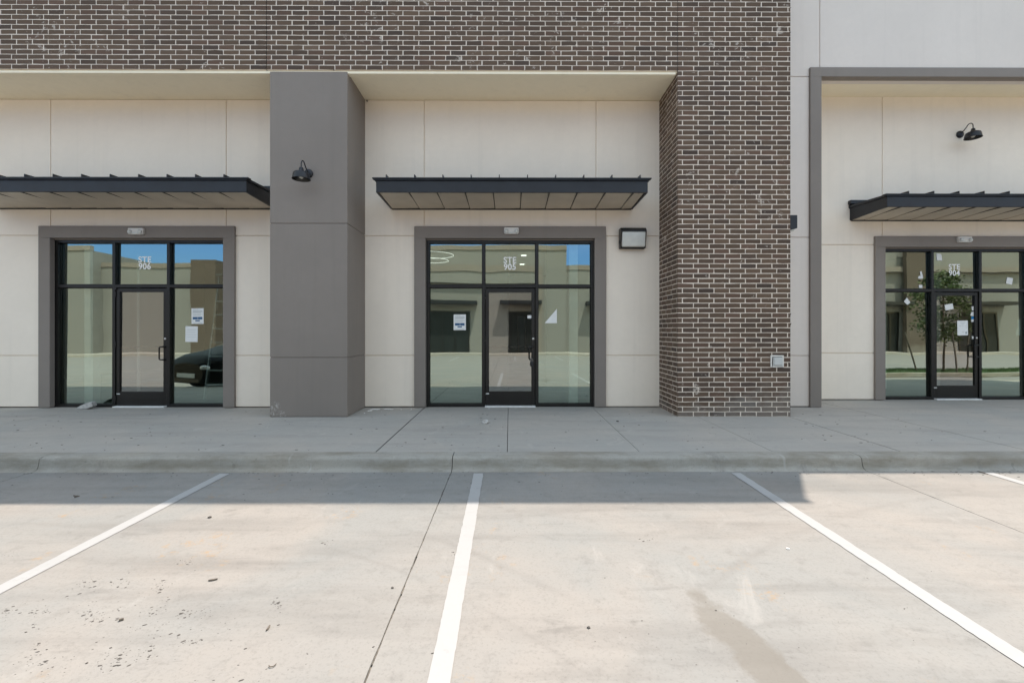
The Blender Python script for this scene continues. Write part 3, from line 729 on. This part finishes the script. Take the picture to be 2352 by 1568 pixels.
# ------------------------------------------------------------------ awnings
def awning(xl, xr, y, label, n_off):
    """xl,xr: outer faces of the side fascias; y: wall plane"""
    A = empty('metal_awning', ((xl+xr)/2, y, 3.6), label, 'awning', 'metal awnings over the doors')
    hw = (xr-xl)/2; D = .914
    zfb, zbb = .036, .004      # fascia bottom front/back (rel 3.6)
    zft = .222
    mb = MB()
    mb.hexa([(-hw, -D, zfb), (hw, -D, zfb), (hw, -D+.03, zfb), (-hw, -D+.03, zfb), (-hw, -D, zft), (hw, -D, zft), (hw, -D+.03, zft), (-hw, -D+.03, zft)])
    for s in (-1, 1):
        x0, x1 = (-hw, -hw+.03) if s < 0 else (hw-.03, hw)
        mb.hexa([(x0, -D+.03, zfb), (x1, -D+.03, zfb), (x1, -.002, zbb), (x0, -.002, zbb), (x0, -D+.03, zft), (x1, -D+.03, zft), (x1, -.002, zft+.03), (x0, -.002, zft+.03)])
    build('fascia', mb, M['navy'], A, bevel=.004, seg=1)
    # drip trim: two steps, wider than the fascia
    mb = MB(); e = .022
    mb.box(-hw-e, hw+e, -D-e, -D+.03, zft-.005+.006, zft+.02); mb.box(-hw-e-.03, hw+e+.03, -D-e-.018, -D+.05, zft+.0205, zft+.043)
    for s in (-1, 1):
        x0, x1 = (-hw-e, -hw+.03) if s < 0 else (hw-.03, hw+e)
        mb.hexa([(x0, -D+.03, zft+.001), (x1, -D+.03, zft+.001), (x1, -.002, zft+.031), (x0, -.002, zft+.031), (x0, -D+.03, zft+.04), (x1, -D+.03, zft+.04), (x1, -.002, zft+.075), (x0, -.002, zft+.075)])
    build('drip_edge', mb, M['navy'], A, bevel=.003, seg=1)
    mb = MB()
    mb.hexa([(-hw, -D+.05, zft+.035), (hw, -D+.05, zft+.035), (hw, -.002, zft+.07), (-hw, -.002, zft+.07), (-hw, -D+.05, zft+.047), (hw, -D+.05, zft+.047), (hw, -.002, zft+.09), (-hw, -.002, zft+.09)])
    x = n_off
    while x < hw+.02:
        if x > -hw-.02:
            mb.hexa([(x-.008, -D-.01, zft+.042), (x+.008, -D-.01, zft+.042), (x+.008, -.03, zft+.08), (x-.008, -.03, zft+.08), (x-.006, -D-.01, zft+.098), (x+.006, -D-.01, zft+.098), (x+.006, -.03, zft+.128), (x-.006, -.03, zft+.128)])
        x += .4575
    build('standing_seam_roof', mb, M['navy'], A)
    mb = MB(); mb.box(-hw-.035, hw+.035, -.085, -.002, zft+.10, zft+.175); mb.box(-hw-.02, hw+.02, -.03, -.002, zft+.02, zft+.10); build('wall_flashing', mb, M['navy'], A, bevel=.006)
    # underside: flat pans with a dark lap groove between them
    mb = MB(); x = n_off-.10; xs_ = [-hw+.031]
    while x < hw-.05:
        if x > -hw+.08: xs_.append(x)
        x += .4575
    xs_.append(hw-.031)
    for a, b in zip(xs_[:-1], xs_[1:]):
        mb.hexa([(a+.008, -D+.031, zfb+.012), (b-.008, -D+.031, zfb+.020), (b-.008, -.03, zbb+.010), (a+.008, -.03, zbb+.002), (a+.008, -D+.031, zfb+.03), (b-.008, -D+.031, zfb+.03), (b-.008, -.03, zbb+.022), (a+.008, -.03, zbb+.022)])
        mb.box(a-.008, a+.008, -D+.031, -.03, zbb+.03, zfb+.034, 1)
    build('soffit_pan', mb, [M['pan'], M['groove']], A)
    mb = MB(); mb.box(-hw+.031, hw-.031, -.03, -.002, zbb-.014, zbb+.03); build('ledger_angle', mb, M['groove'], A)
    return A
awning(-9.29, -4.262, 0, 'dark metal awning over the suite 906 door, left of the taupe column', -8.28+6.776)
awning(-2.168, 2.240, 0, 'dark metal awning over the suite 905 door, between column and brick pier', wx(887.7, -.914)-.036)
awning(6.83, 11.26, RY, 'dark metal awning over the suite 904 door in the recessed bay', wx(2090, RY-.914)-.4575-9.045)

# ------------------------------------------------------------------ lamps
def gooseneck(loc, label):
    g = empty('gooseneck_lamp', loc, label, 'wall lamp', 'black gooseneck wall lamps')
    mb = MB(); mb.lathe([(.070, 0), (.070, -.022), (.062, -.034), (.04, -.042), (.018, -.046)], (0, 0, 0), 'y', 28); build('wall_plate', mb, M['navy'], g, smo=True)
    mb = MB(); pts = [(0, -.03, .0), (0, -.07, .03)]
    for k in range(13):
        a = R(160-k*160/12*1.0); pts.append((0, -.195-.072*math.cos(R(160-k*170/12))*-1*-1, .085+.075*math.sin(R(160-k*170/12)))) if False else None
    arc = []
    for k in range(13):
        a = R(165-k*165/12); arc.append((0, -.205-.065*math.cos(a), .055+.075*math.sin(a)))
    # from the plate up, over and down into the shade neck
    pts += [(0, -.10, .05), (0, -.125, .075)]
    pts += [(0, -.205+.065*math.cos(R(25+k*155/12)), .055+.075*math.sin(R(25+k*155/12))) for k in range(13)]
    pts += [(0, -.270, .02), (0, -.270, -.02)]
    mb.tube(pts, .0085, 10); build('arm', mb, M['navy'], g, smo=True)
    c = (0, -.27, 0)
    prof = [(.012, .012), (.026, .004), (.030, -.005), (.038, -.045), (.048, -.055), (.090, -.066), (.112, -.078), (.121, -.10), (.132, -.170), (.137, -.174), (.137, -.180), (.130, -.178)]
    ins = [(.127, -.168), (.114, -.10), (.10, -.082), (.05, -.07), (.03, -.06)]
    mb = MB(); seg = 36; allp = prof+ins; i0 = 0
    for r, h in allp:
        for k in range(seg):
            a = 2*math.pi*k/seg; mb.v.append((r*math.cos(a), c[1]+r*math.sin(a), h))
    for j in range(len(allp)-1):
        for k in range(seg):
            k2 = (k+1) % seg; mb.f.append((j*seg+k, (j+1)*seg+k, (j+1)*seg+k2, j*seg+k2)); mb.m.append(0 if j < len(prof)-1 else 1)
    mb.f.append(tuple(range(seg))); mb.m.append(0); n = len(allp)-1; mb.f.append(tuple(n*seg+k for k in range(seg))); mb.m.append(1)
    build('lamp_shade', mb, [M['navy'], M['black']], g, smo=True)
    mb = MB(); mb.lathe([(.014, -.07), (.016, -.095), (.03, -.118), (.035, -.138), (.030, -.158), (.015, -.168)], c, 'z', 20); build('bulb', mb, M['bulb'], g, smo=True)
    return g
g1 = gooseneck((wx(710.5, FY), FY, 3.935), 'black gooseneck lamp on the taupe stucco column')
g2 = copy_tree(g1); g2.location = (9.05, RY, 5.335); g2['label'] = 'black gooseneck lamp high on the pale wall above suite 904'

# wall pack by 905
wp = empty('wall_pack_light', (wx(1453.5, -.1), 0, 3.06), 'bronze wall pack floodlight with white lens beside the suite 905 door', 'wall light')
mb = MB(); hw, z0, z1 = .231, -.185, .18
mb.prism_x([(-.002, z0+.0), (-.002, z1), (-.14, z1), (-.185, z1-.05), (-.185, z1-.085), (-.12, z0+.012), (-.11, z0)][::-1], -hw, hw)
build('housing', mb, M['black'], wp, bevel=.012, seg=3)
mb = MB(); mb.hexa([(-hw+.022, -.175, z0+.022), (hw-.022, -.175, z0+.022), (hw-.022, -.11, z0+.022), (-hw+.022, -.11, z0+.022), (-hw+.022, -.200, z1-.075), (hw-.022, -.200, z1-.075), (hw-.022, -.13, z1-.075), (-hw+.022, -.13, z1-.075)])
build('lens', mb, M['lens'], wp, bevel=.022, seg=3, smo=True)
mb = MB()
for a, b, c_, d_ in ((-hw+.018, hw-.018, z1-.083, z1-.066),): mb.box(a, b, -.206, -.17, c_, d_)
build('hood_lip', mb, M['black'], wp, bevel=.004)
mb = MB(); mb.box(-hw-.012, -hw+.004, -.10, -.05, -.10, -.04); build('latch', mb, M['black'], wp, bevel=.003)

# small wedge light on the pier's far side face
wd = empty('wedge_wall_light', (PR, -.74, 3.16), 'small dark wedge light peeking out from behind the brick pier', 'wall light')
mb = MB(); mb.prism_y([(.001, -.115), (.04, -.115), (.135, -.09), (.135, .125), (.001, .125)], -.14, .14); build('housing', mb, M['navy'], wd, bevel=.006)
mb = MB(); mb.box(.005, .10, -.12, .12, -.125, -.108); build('lens', mb, M['lens'], wd)

# emergency twin-head lights over the doors
def emergency(x, y, z, label):
    e = empty('emergency_light', (x, y, z), label, 'emergency light', 'white twin head emergency lights')
    mb = MB(); mb.prism_y([(-.135, -.035), (-.115, -.058), (.115, -.058), (.135, -.035), (.135, .045), (.125, .058), (-.125, .058), (-.135, .045)], -.055, 0); build('case', mb, M['white'], e, bevel=.008)
    for s in (-1, 1):
        mb = MB(); mb.lathe([(.035, -.050), (.036, -.074), (.030, -.080)], (s*.092, 0, -.012), 'y', 20)
        h = build('lamp_head', mb, M['greyplastic'], e, smo=True)
        mb = MB(); mb.lathe([(.026, -.0795), (.020, -.088), (.008, -.091)], (s*.092, 0, -.012), 'y', 18); build('lens', mb, M['lens'], h, smo=True)
    mb = MB(); mb.box(-.055, .055, -.062, -.054, -.048, -.02); build('diffuser_strip', mb, M['lens'], e, bevel=.003)
    return e
e1 = emergency(XC['906']+.025, -.05, 3.178, 'white emergency light on the surround above suite 906')
e2 = copy_tree(e1); e2.location = (.028, -.05, 3.195); e2['label'] = 'white emergency light on the surround above suite 905'
e3 = copy_tree(e1); e3.location = (wx(2217.5, RY-.06), RY-.05, 3.21); e3['label'] = 'white emergency light on the surround above suite 904'

# outlet box on the brick pier
ob = empty('outlet_box', (4.342, FY, .90), 'white square outlet box set low on the brick pier', 'outlet box')
mb = MB(); hw, hh = .106, .096; t_ = .022
mb.box(-hw, -hw+t_, -.022, .01, -hh, hh); mb.box(hw-t_, hw, -.022, .01, -hh, hh); mb.box(-hw+t_, hw-t_, -.022, .01, hh-t_, hh); mb.box(-hw+t_, hw-t_, -.022, .01, -hh, -hh+t_)
build('box_frame', mb, M['white'], ob, bevel=.004)
mb = MB(); mb.box(-hw+t_, hw-t_, -.004, .008, -hh+t_, hh-t_); build('back_plate', mb, M['idark'], ob)
mb = MB(); mb.box(-hw+t_+.014, hw-t_-.004, -.030, -.004, -hh+t_+.006, hh-t_-.008); mb.box(-hw+t_+.028, hw-t_-.016, -.036, -.030, -hh+t_+.022, hh-t_-.018); mb.box(.0, .012, -.038, -.030, -hh+t_+.006, -hh+t_+.024)
build('cover', mb, M['greyplastic'], ob, bevel=.003)

# small sensor at the soffit corner
mb = MB(); mb.lathe([(.012, 0), (.014, -.02), (.008, -.03)], (0, 0, 0), 'y', 12)
o = build('wall_sensor', mb, M['dirt'], smo=True); o.location = (wx(844, 0), 0, wz(232, 0)-.015); tag(o, 'tiny dark sensor knob high in the wall corner by the column', 'sensor')

# ------------------------------------------------------------------ loose things on the ground
def rock(name, c, r, label, cat, mat='rock', stretch=(1, 1), rot=0, flat=.7, seed=1, sub=2, group=None):
    mb = MB(); mb.lump((0, 0, r*.55*flat), r, flat, sub, seed, stretch, rot, rough=.45); o = build(name, mb, M[mat]); o.location = c; return tag(o, label, cat, group)
# door stop chunk: slanted slab of broken concrete
mb = MB()
pr_ = [(-.145, 0), (.03, 0), (.10, .035), (.125, .05), (.105, .125), (.03, .118), (-.06, .07), (-.14, .022)]
mb.prism_y(pr_, -.06, .06)
o = build('concrete_chunk', mb, M['rock'], bevel=.012, seg=2)
bm = bmesh.new(); bm.from_mesh(o.data); bmesh.ops.subdivide_edges(bm, edges=bm.edges[:], cuts=1)
for v in bm.verts:
    v.co += Vector((mnoise.noise(v.co*22), mnoise.noise(v.co*22+Vector((5, 1, 2))), mnoise.noise(v.co*22+Vector((1, 8, 3)))*.7))*.009
bm.to_mesh(o.data); bm.free()
o.location = (wx(208, -.1), -.13, .002); o.rotation_euler = (0, 0, R(8)); tag(o, 'broken slab of concrete lying by the suite 906 window sill', 'rock')
rock('small_stone', (*gnd(1115, 972, 0), 0), .045, 'small pale stone on the sidewalk in front of suite 905', 'stone', stretch=(1.25, .8), seed=3, flat=.8)
rock('small_stone', (*gnd(1419, 968, 0), 0), .014, 'dark pebble on the sidewalk right of suite 905', 'stone', 'crumb', stretch=(1.4, .8), seed=5)
rock('small_stone', (*gnd(484, 1187, LOTZ), LOTZ), .012, 'lone dark pebble in the sun just past the shadow edge', 'stone', 'crumb', stretch=(1.3, .9), seed=6)
rock('small_stone', (*gnd(1811, 1262, LOTZ), LOTZ), .010, 'lone white pebble left of the third stripe', 'stone', 'foam', seed=7)
rock('small_stone', (*gnd(902, 1349, LOTZ), LOTZ), .008, 'dark pebble beside the long lot joint', 'stone', 'crumb', seed=8)
rock('small_stone', (*gnd(1352, 1442, LOTZ), LOTZ), .008, 'tiny pebble alone right of the middle stripe', 'stone', 'crumb', seed=9)
def twig(pts, r, label):
    mb = MB(); c = Vector(pts[0]); mb.tube([tuple(Vector(p)-c) for p in pts], r, 7); o = build('twig', mb, M['twig'], smo=True); o.location = c; tag(o, label, 'twig', 'twigs on the lot')
def gp(px, py, z=LOTZ, dz=.006): x, y = gnd(px, py, z); return (x, y, z+dz)
twig([gp(481, 1332), gp(491, 1331), gp(502, 1328.5)], [.004, .006, .004], 'thick short dark twig lying near the middle of the left stall')
twig([gp(613, 1447), gp(617, 1443), gp(621, 1436)], [.003, .005, .004], 'short upright looking twig lying left of the long lot joint')
twig([gp(619, 1528), gp(622, 1531), gp(629, 1530), gp(636, 1524)], .0022, 'thin bent wire like twig near the bottom of the left stall')
twig([gp(2254, 1085, dz=.004), gp(2262, 1087, dz=.004), gp(2275, 1091, dz=.004)], [.003, .006, .003], 'flat dark twig by the kerb under suite 904')
twig([gp(174, 1137), gp(186, 1138), gp(176, 1141)], .005, 'small forked dark twig in the shadow at the left')
twig([gp(1797, 1076, dz=.004), gp(1822, 1079, dz=.004)], .003, 'thin twig along the kerb foot below the brick pier')
twig([gp(277, 1423), gp(288, 1420)], [.008, .006], 'stubby dark twig low in the left stall')
# foam scraps in the corner by the column
k = 0
for (px, py, L, r_, rot, lab) in ((862, 941, .17, .012, 20, 'longest white foam strip at the column corner'), (893, 940.5, .18, .010, -4, 'white foam strip lying flat away from the column corner'), (850, 944, .09, .011, 40, 'short white foam strip at the foot of the column'),
                                 (838, 949, .03, .010, 0, 'white foam crumb beside the taupe column base'), (921, 941, .02, .011, 0, 'white foam crumb halfway to the suite 905 surround'), (945, 940, .03, .010, 10, 'grey white foam crumb near the suite 905 surround'),
                                 (1123, 938.2, .015, .009, 0, 'white crumb at the sill of suite 905'), (877, 945, .03, .006, 0, 'thin foam sliver in front of the corner scraps')):
    mb = MB()
    if L > .05: mb.tube([(-L/2, 0, r_*.7), (-L/6, .01, r_*.9), (L/5, -.006, r_*.8), (L/2, .004, r_*.6)], [r_*.5, r_, r_*.9, r_*.5], 6)
    else: mb.lump((0, 0, r_*.4), r_, .8, 1, k, (1.4, 1), 0)
    o = build('foam_scrap', mb, M['foam']); o.location = (*gnd(px, py, 0), .001); o.rotation_euler = (0, 0, R(rot)); tag(o, lab, 'foam scrap', 'white foam scraps at the wall foot'); k += 1

# mud crumbs: far too many to count
mb = MB(); cn = 0
def crumb(px, py, r, st=1.3, rot=.5):
    global cn
    x, y = gnd(px, py, LOTZ); mb.lump((x, y, LOTZ+r*.12), r, .38, 1, cn*.37, (st, .8), rot+rnd.uniform(-.5, .5)); cn += 1
rr = random.Random(21)
CL = [(25, 1270, 25, 8, 14), (18, 1404, 40, 16, 42), (95, 1400, 26, 9, 30), (85, 1432, 20, 8, 10), (205, 1336, 34, 13, 34), (275, 1335, 26, 11, 22), (427, 1287, 30, 11, 30), (372, 1345, 26, 14, 34), (386, 1372, 14, 8, 10), (225, 1410, 45, 24, 60), (350, 1402, 22, 10, 24), (428, 1406, 24, 12, 30), (475, 1402, 26, 14, 24), (637, 1385, 14, 14, 34), (750, 1245, 13, 6, 20), (445, 1473, 24, 9, 24), (92, 1475, 12, 8, 10), (75, 1503, 28, 10, 16), (270, 1515, 42, 22, 60), (330, 1500, 50, 16, 34), (110, 1530, 110, 34, 50), (330, 1440, 120, 50, 60), (240, 1380, 200, 70, 70), (520, 1450, 160, 80, 40), (1210, 1205, 40, 32, 26), (1050, 1270, 14, 9, 16), (1490, 1237, 22, 8, 14), (900, 1250, 160, 110, 14), (1500, 1450, 500, 110, 40), (700, 1520, 220, 40, 16), (2000, 1400, 320, 130, 26)]
for (cx, cy, sx, sy, n) in CL:
    for _ in range(int(n*.62)):
        u, v = rr.gauss(0, .5), rr.gauss(0, .5)
        px = cx+sx*u; py = cy+sy*v-sx*u*.18
        big = rr.random()
        s_ = (py-HPY)/(EYE-LOTZ)
        if py < 1165: continue
        crumb(px, py, (rr.uniform(.0015, .003) if big < .76 else rr.uniform(.003, .007)), rr.uniform(1, 2.0), .4)
for _ in range(190):     # kerb foot
    px = rr.uniform(20, 2340); crumb(px, rr.gauss(1084, 5), rr.uniform(.003, .007), 1.8, 0)
for _ in range(40): crumb(rr.uniform(2080, 2350), rr.gauss(1081, 6), rr.uniform(.004, .011), 2.0, 0)
for _ in range(60): crumb(rr.uniform(0, 1800), rr.uniform(1085, 1150), rr.uniform(.003, .007), 1.6, 0)
tag(build('mud_crumbs', mb, M['crumb']), 'dark dried mud crumbs strewn over the lot', 'crumbs', kind='stuff')
mb = MB(); cn = 0
for _ in range(170):
    px, py = rr.uniform(0, 2340), rr.uniform(942, 1034); x, y = gnd(px, py, 0)
    if FY < y < 0.02 and (CX0-.05 < x < CX1+.05 or CJ2-.05 < x < PR+.05): continue
    if y > -.06: continue
    mb.lump((x, y, .001), rr.uniform(.003, .009), .35, 1, cn*.3, (rr.uniform(1, 3), .8), rr.uniform(-.4, .4)); cn += 1
tag(build('sidewalk_grit', mb, M['crumb']), 'scattered dark grit on the shaded sidewalk', 'grit', kind='stuff')

# ------------------------------------------------------------------ across the lot: the facing building (seen in the glass)
OY = -25.2
Bb = B
mb = MB(); mb.box(-70, 70, OY-2, OY+1.9, -.3, 0); mb.box(-70, 70, OY-90, OY-2, -.3, -.01)
tag(build('sidewalk', mb, M['sidewalk']), 'sidewalk in front of the facing building', 'sidewalk', kind='structure')
O = empty('facing_building', (0, 0, 0), 'pale stucco shop row across the lot with stepped parapets', 'building')
def ob_(name, boxes, mat, bev=0):
    mb = MB()
    for b in boxes: mb.box(*b)
    return build(name, mb, M[mat], O, bevel=bev)
segs = [(-48, -31, 7.6, 0), (-31, -8, 6.5, -1.0), (-8, 4.16, 7.6, 0), (4.16, 21, 6.4, -1.0), (21, 48, 8.6, 0)]
for (a, b, h, dy) in segs:
    ob_('stucco_wall', [(a, b, OY-12, OY+dy, -.1, h)], 'stucco_far')
    ob_('parapet_coping', [(a-.02, b+.02, OY+dy-.3, OY+dy+.06, h+.002, h+.34)], 'stucco_gray')
ob_('portal_frame', [(-7.4, -6.9, OY+.002, OY+.35, 0, 6.0), (1.9, 2.35, OY+.002, OY+.35, 0, 6.0), (-7.4, 2.35, OY+.002, OY+.35, 6.001, 6.45)], 'stucco_gray')
ob_('soffit', [(-6.9, 1.9, OY+.002, OY+.3, 5.2, 5.999)], 'stucco_far')
ob_('portal_frame', [(27.2, 27.6, OY+.002, OY+.35, 0, 6.2), (46, 46.4, OY+.002, OY+.35, 0, 6.2), (27.2, 46.4, OY+.002, OY+.35, 6.201, 6.6)], 'stucco_gray')
ob_('brick_pier', [(-23.4, -21.6, OY-.998, OY+.3, 0, 6.9)], 'brick'); ob_('brick_pier', [(30.4, 32.3, OY+.352, OY+.7, 0, 8.4)], 'brick')
for p in O.children:
    if p.name.startswith('brick_pier'):
        at = p.data.color_attributes.new('tone', 'FLOAT_COLOR', 'POINT')
        for v in at.data: v.color = (.115, .093, .078, 1)
# storefronts with awnings on the facing building
def ostore(x0, x1, y, h=3.1):
    f = ob_('window_frame', [(x0, x0+.12, y, y+.08, 0, h), (x1-.12, x1, y, y+.08, 0, h), (x0+.12, x1-.12, y, y+.08, h-.12, h), (x0+(x1-x0)*.36, x0+(x1-x0)*.36+.1, y, y+.08, 0, h-.12), (x0+(x1-x0)*.64, x0+(x1-x0)*.64+.1, y, y+.08, 0, h-.12)], 'black')
    mb = MB(); mb.box(x0+.12, x1-.12, y+.002, y+.03, .0, h-.12); build('window_pane', mb, M['farglass'], f)
    ob_('awning', [(x0-.6, x1+.6, y+.001, y+.95, h+.5, h+.75)], 'navy')
for (x0, x1, y) in ((-19.6, -16.4, OY-.998), (-12.5, -9.3, OY-.998), (-6.2, -3.0, OY+.002), (-.1, 1.7, OY+.002), (6.4, 9.6, OY-.998), (13.4, 16.6, OY-.998), (22.6, 25.8, OY+.002), (28.0, 30.3, OY+.002), (35, 38.2, OY+.002), (41, 44.2, OY+.002), (-38, -34.8, OY+.002)):
    ostore(x0, x1, y)

# parked car whose nose shows in the 906 glass
car = empty('parked_car', (-8.42, -3.36, LOTZ), 'black hatchback parked nose to the kerb, mirrored in the suite 906 window', 'car')
def carbody():
    # stations along the length (y back from the nose), each: half width, z of sill, belt, top, half width at top
    st = [(0.0, .62, .28, .62, .72, .46), (-.10, .78, .20, .74, .86, .62), (-.35, .87, .18, .82, .96, .70), (-.75, .90, .18, .88, 1.03, .74), (-1.0, .91, .18, .92, 1.08, .76), (-1.2, .91, .20, .94, 1.16, .74), (-1.75, .90, .20, .95, 1.42, .66), (-2.4, .90, .20, .93, 1.48, .62), (-3.1, .90, .20, .94, 1.50, .62), (-3.7, .89, .22, .96, 1.42, .62), (-4.05, .84, .26, .96, 1.16, .66), (-4.25, .74, .34, .82, .90, .62)]
    mb = MB(); n = None
    for (y, hw, zs, zb, zt, ht) in st:
        ring = [(-hw*.9, zs), (-hw, zs+.12), (-hw*1.02, (zs+zb)/2), (-hw*.99, zb), (-ht, (zb+zt*2)/3), (-ht*.9, zt-.02), (-ht*.5, zt), (0, zt+.012), (ht*.5, zt), (ht*.9, zt-.02), (ht, (zb+zt*2)/3), (hw*.99, zb), (hw*1.02, (zs+zb)/2), (hw, zs+.12), (hw*.9, zs)]
        n = len(ring); mb.v += [(x, y, z) for x, z in ring]
    for j in range(len(st)-1):
        for k in range(n):
            k2 = (k+1) % n; mb.f.append((j*n+k, j*n+k2, (j+1)*n+k2, (j+1)*n+k)); mb.m.append(1 if (4 <= j <= 9 and k in (3, 4, 9, 10)) or (5 <= j <= 6 and k in (5, 6, 7, 8)) else 0)
    mb.f.append(tuple(range(n))); mb.m.append(0); mb.f.append(tuple((len(st)-1)*n+k for k in reversed(range(n)))); mb.m.append(0)
    return mb
o = build('body', carbody(), [M['carpaint'], M['carglass']], car, smo=True)
for (x, y) in ((-.80, -.85), (.80, -.85), (-.80, -3.4), (.80, -3.4)):
    mb = MB(); mb.lathe([(.24, -.11), (.32, -.11), (.335, -.08), (.335, .08), (.32, .11), (.24, .11)], (x, y, .335), 'x', 24); wv = build('wheel', mb, M['tyre'], car, smo=True)
    mb = MB(); sgn = 1 if x > 0 else -1; mb.lathe([(.23, 0), (.22, .115*1), (.05, .125)], (x, y, .335), 'x', 20) if sgn > 0 else mb.lathe([(.05, -.125), (.22, -.115), (.23, 0)], (x, y, .335), 'x', 20)
    build('rim', mb, M['steel'], wv, smo=True)
for s in (-1, 1):
    mb = MB(); mb.lump((s*.64, -.08, .62), .14, .55, 2, 0, (1.1, .9), 0, rough=0); build('headlight', mb, M['headlamp'], car, smo=True)
    mb = MB(); mb.lump((s*1.0, -1.55, .98), .10, .8, 2, 0, (1.1, .7), 0, rough=0); build('side_mirror', mb, M['redplastic'] if s < 0 else M['carpaint'], car, smo=True)
mb = MB(); mb.box(-.35, .35, -.02, .015, .36, .47); build('number_plate', mb, M['paper'], car, bevel=.004)
mb = MB(); mb.box(-.5, .5, -.03, .008, .24, .33); build('grille', mb, M['black'], car, bevel=.004)
car.rotation_euler = (0, 0, R(24))

# planting island and young tree seen in the 904 glass
mb = MB()
isl = [(11.6, -5.35), (24, -6.1), (24, -8.2), (12.2, -7.5), (11.2, -6.9), (10.9, -6.1)]
mb.prism_z(isl, LOTZ, .0)
tag(build('planting_island', mb, M['kerb'], bevel=.02), 'kerbed planting island beside the lot', 'planting island', kind='structure')
mb = MB(); ins_ = [(11.75, -5.52), (23.9, -6.25), (23.9, -8.05), (12.3, -7.33), (11.4, -6.8), (11.12, -6.1)]
mb.poly([(x, y, .006) for x, y in ins_])
for _ in range(5000):
    x = rr.uniform(11.4, 23.8); f = (x-11.75)/12.15; y = rr.uniform(-7.2-.7*f, -5.65-.7*f); h = rr.uniform(.04, .10); a = rr.uniform(0, 6.28)
    dx, dy = .008*math.cos(a), .008*math.sin(a); mb.poly([(x-dx, y-dy, .005), (x+dx, y+dy, .005), (x+rr.uniform(-.03, .03), y+rr.uniform(-.03, .03), h)])
tag(build('grass', mb, M['grass']), 'green grass growing on the planting island', 'grass', kind='stuff')
T = empty('young_tree', (15.8, -6.4, .0), 'young staked tree on the grass island, mirrored in the suite 904 glass', 'tree')
mb = MB(); mb.tube([(0, 0, 0), (.03, .01, .8), (-.01, .03, 1.7), (.03, 0, 2.6), (.02, .02, 3.4)], [.036, .031, .026, .02, .008], 9)
for k in range(16):
    a = k*2.4; z = 1.25+k*.13; L = .75-.03*k
    mb.tube([(0, 0, z), (L*.5*math.cos(a), L*.5*math.sin(a), z+.18), (L*math.cos(a), L*math.sin(a), z+.3)], [.014, .009, .003], 5)
build('trunk', mb, M['bark'], T, smo=True)
mb = MB()
for k in range(210):
    z = rr.uniform(1.1, 3.6); wr = .95*math.sin(math.pi*min(1, (z-.75)/3.0))**.8; a = rr.uniform(0, 6.28); r = wr*math.sqrt(rr.random())
    cx, cy = r*math.cos(a), r*math.sin(a); mi = 0 if rr.random() < .6 else 1
    for _ in range(16):
        p = Vector((cx+rr.gauss(0, .10), cy+rr.gauss(0, .10), z+rr.gauss(0, .08))); d1 = Vector((rr.gauss(0, 1), rr.gauss(0, 1), rr.gauss(0, .6))).normalized()*rr.uniform(.04, .07); d2 = d1.orthogonal().normalized()*rr.uniform(.022, .036)
        mb.quad(tuple(p-d1), tuple(p+d2), tuple(p+d1), tuple(p-d2), mi)
build('crown', mb, [M['leaf'], M['leaf2']], T)
for k, (bx, by, tx) in enumerate(((14.6, -6.1, 14.2), (15.78, -5.85, 15.62), (16.6, -6.3, 16.68))):
    mb = MB(); mb.tube([(bx, by, 0), (tx, by, 1.4)], .026, 8)
    o = build('tree_stake', mb, M['twig']); tag(o, ['dark wooden stake leaning away from the young tree on the shopfront 905 side', 'dark wooden stake right in front of the young tree trunk', 'dark wooden stake on the far side of the young tree'][k], 'stake', 'stakes round the young tree')
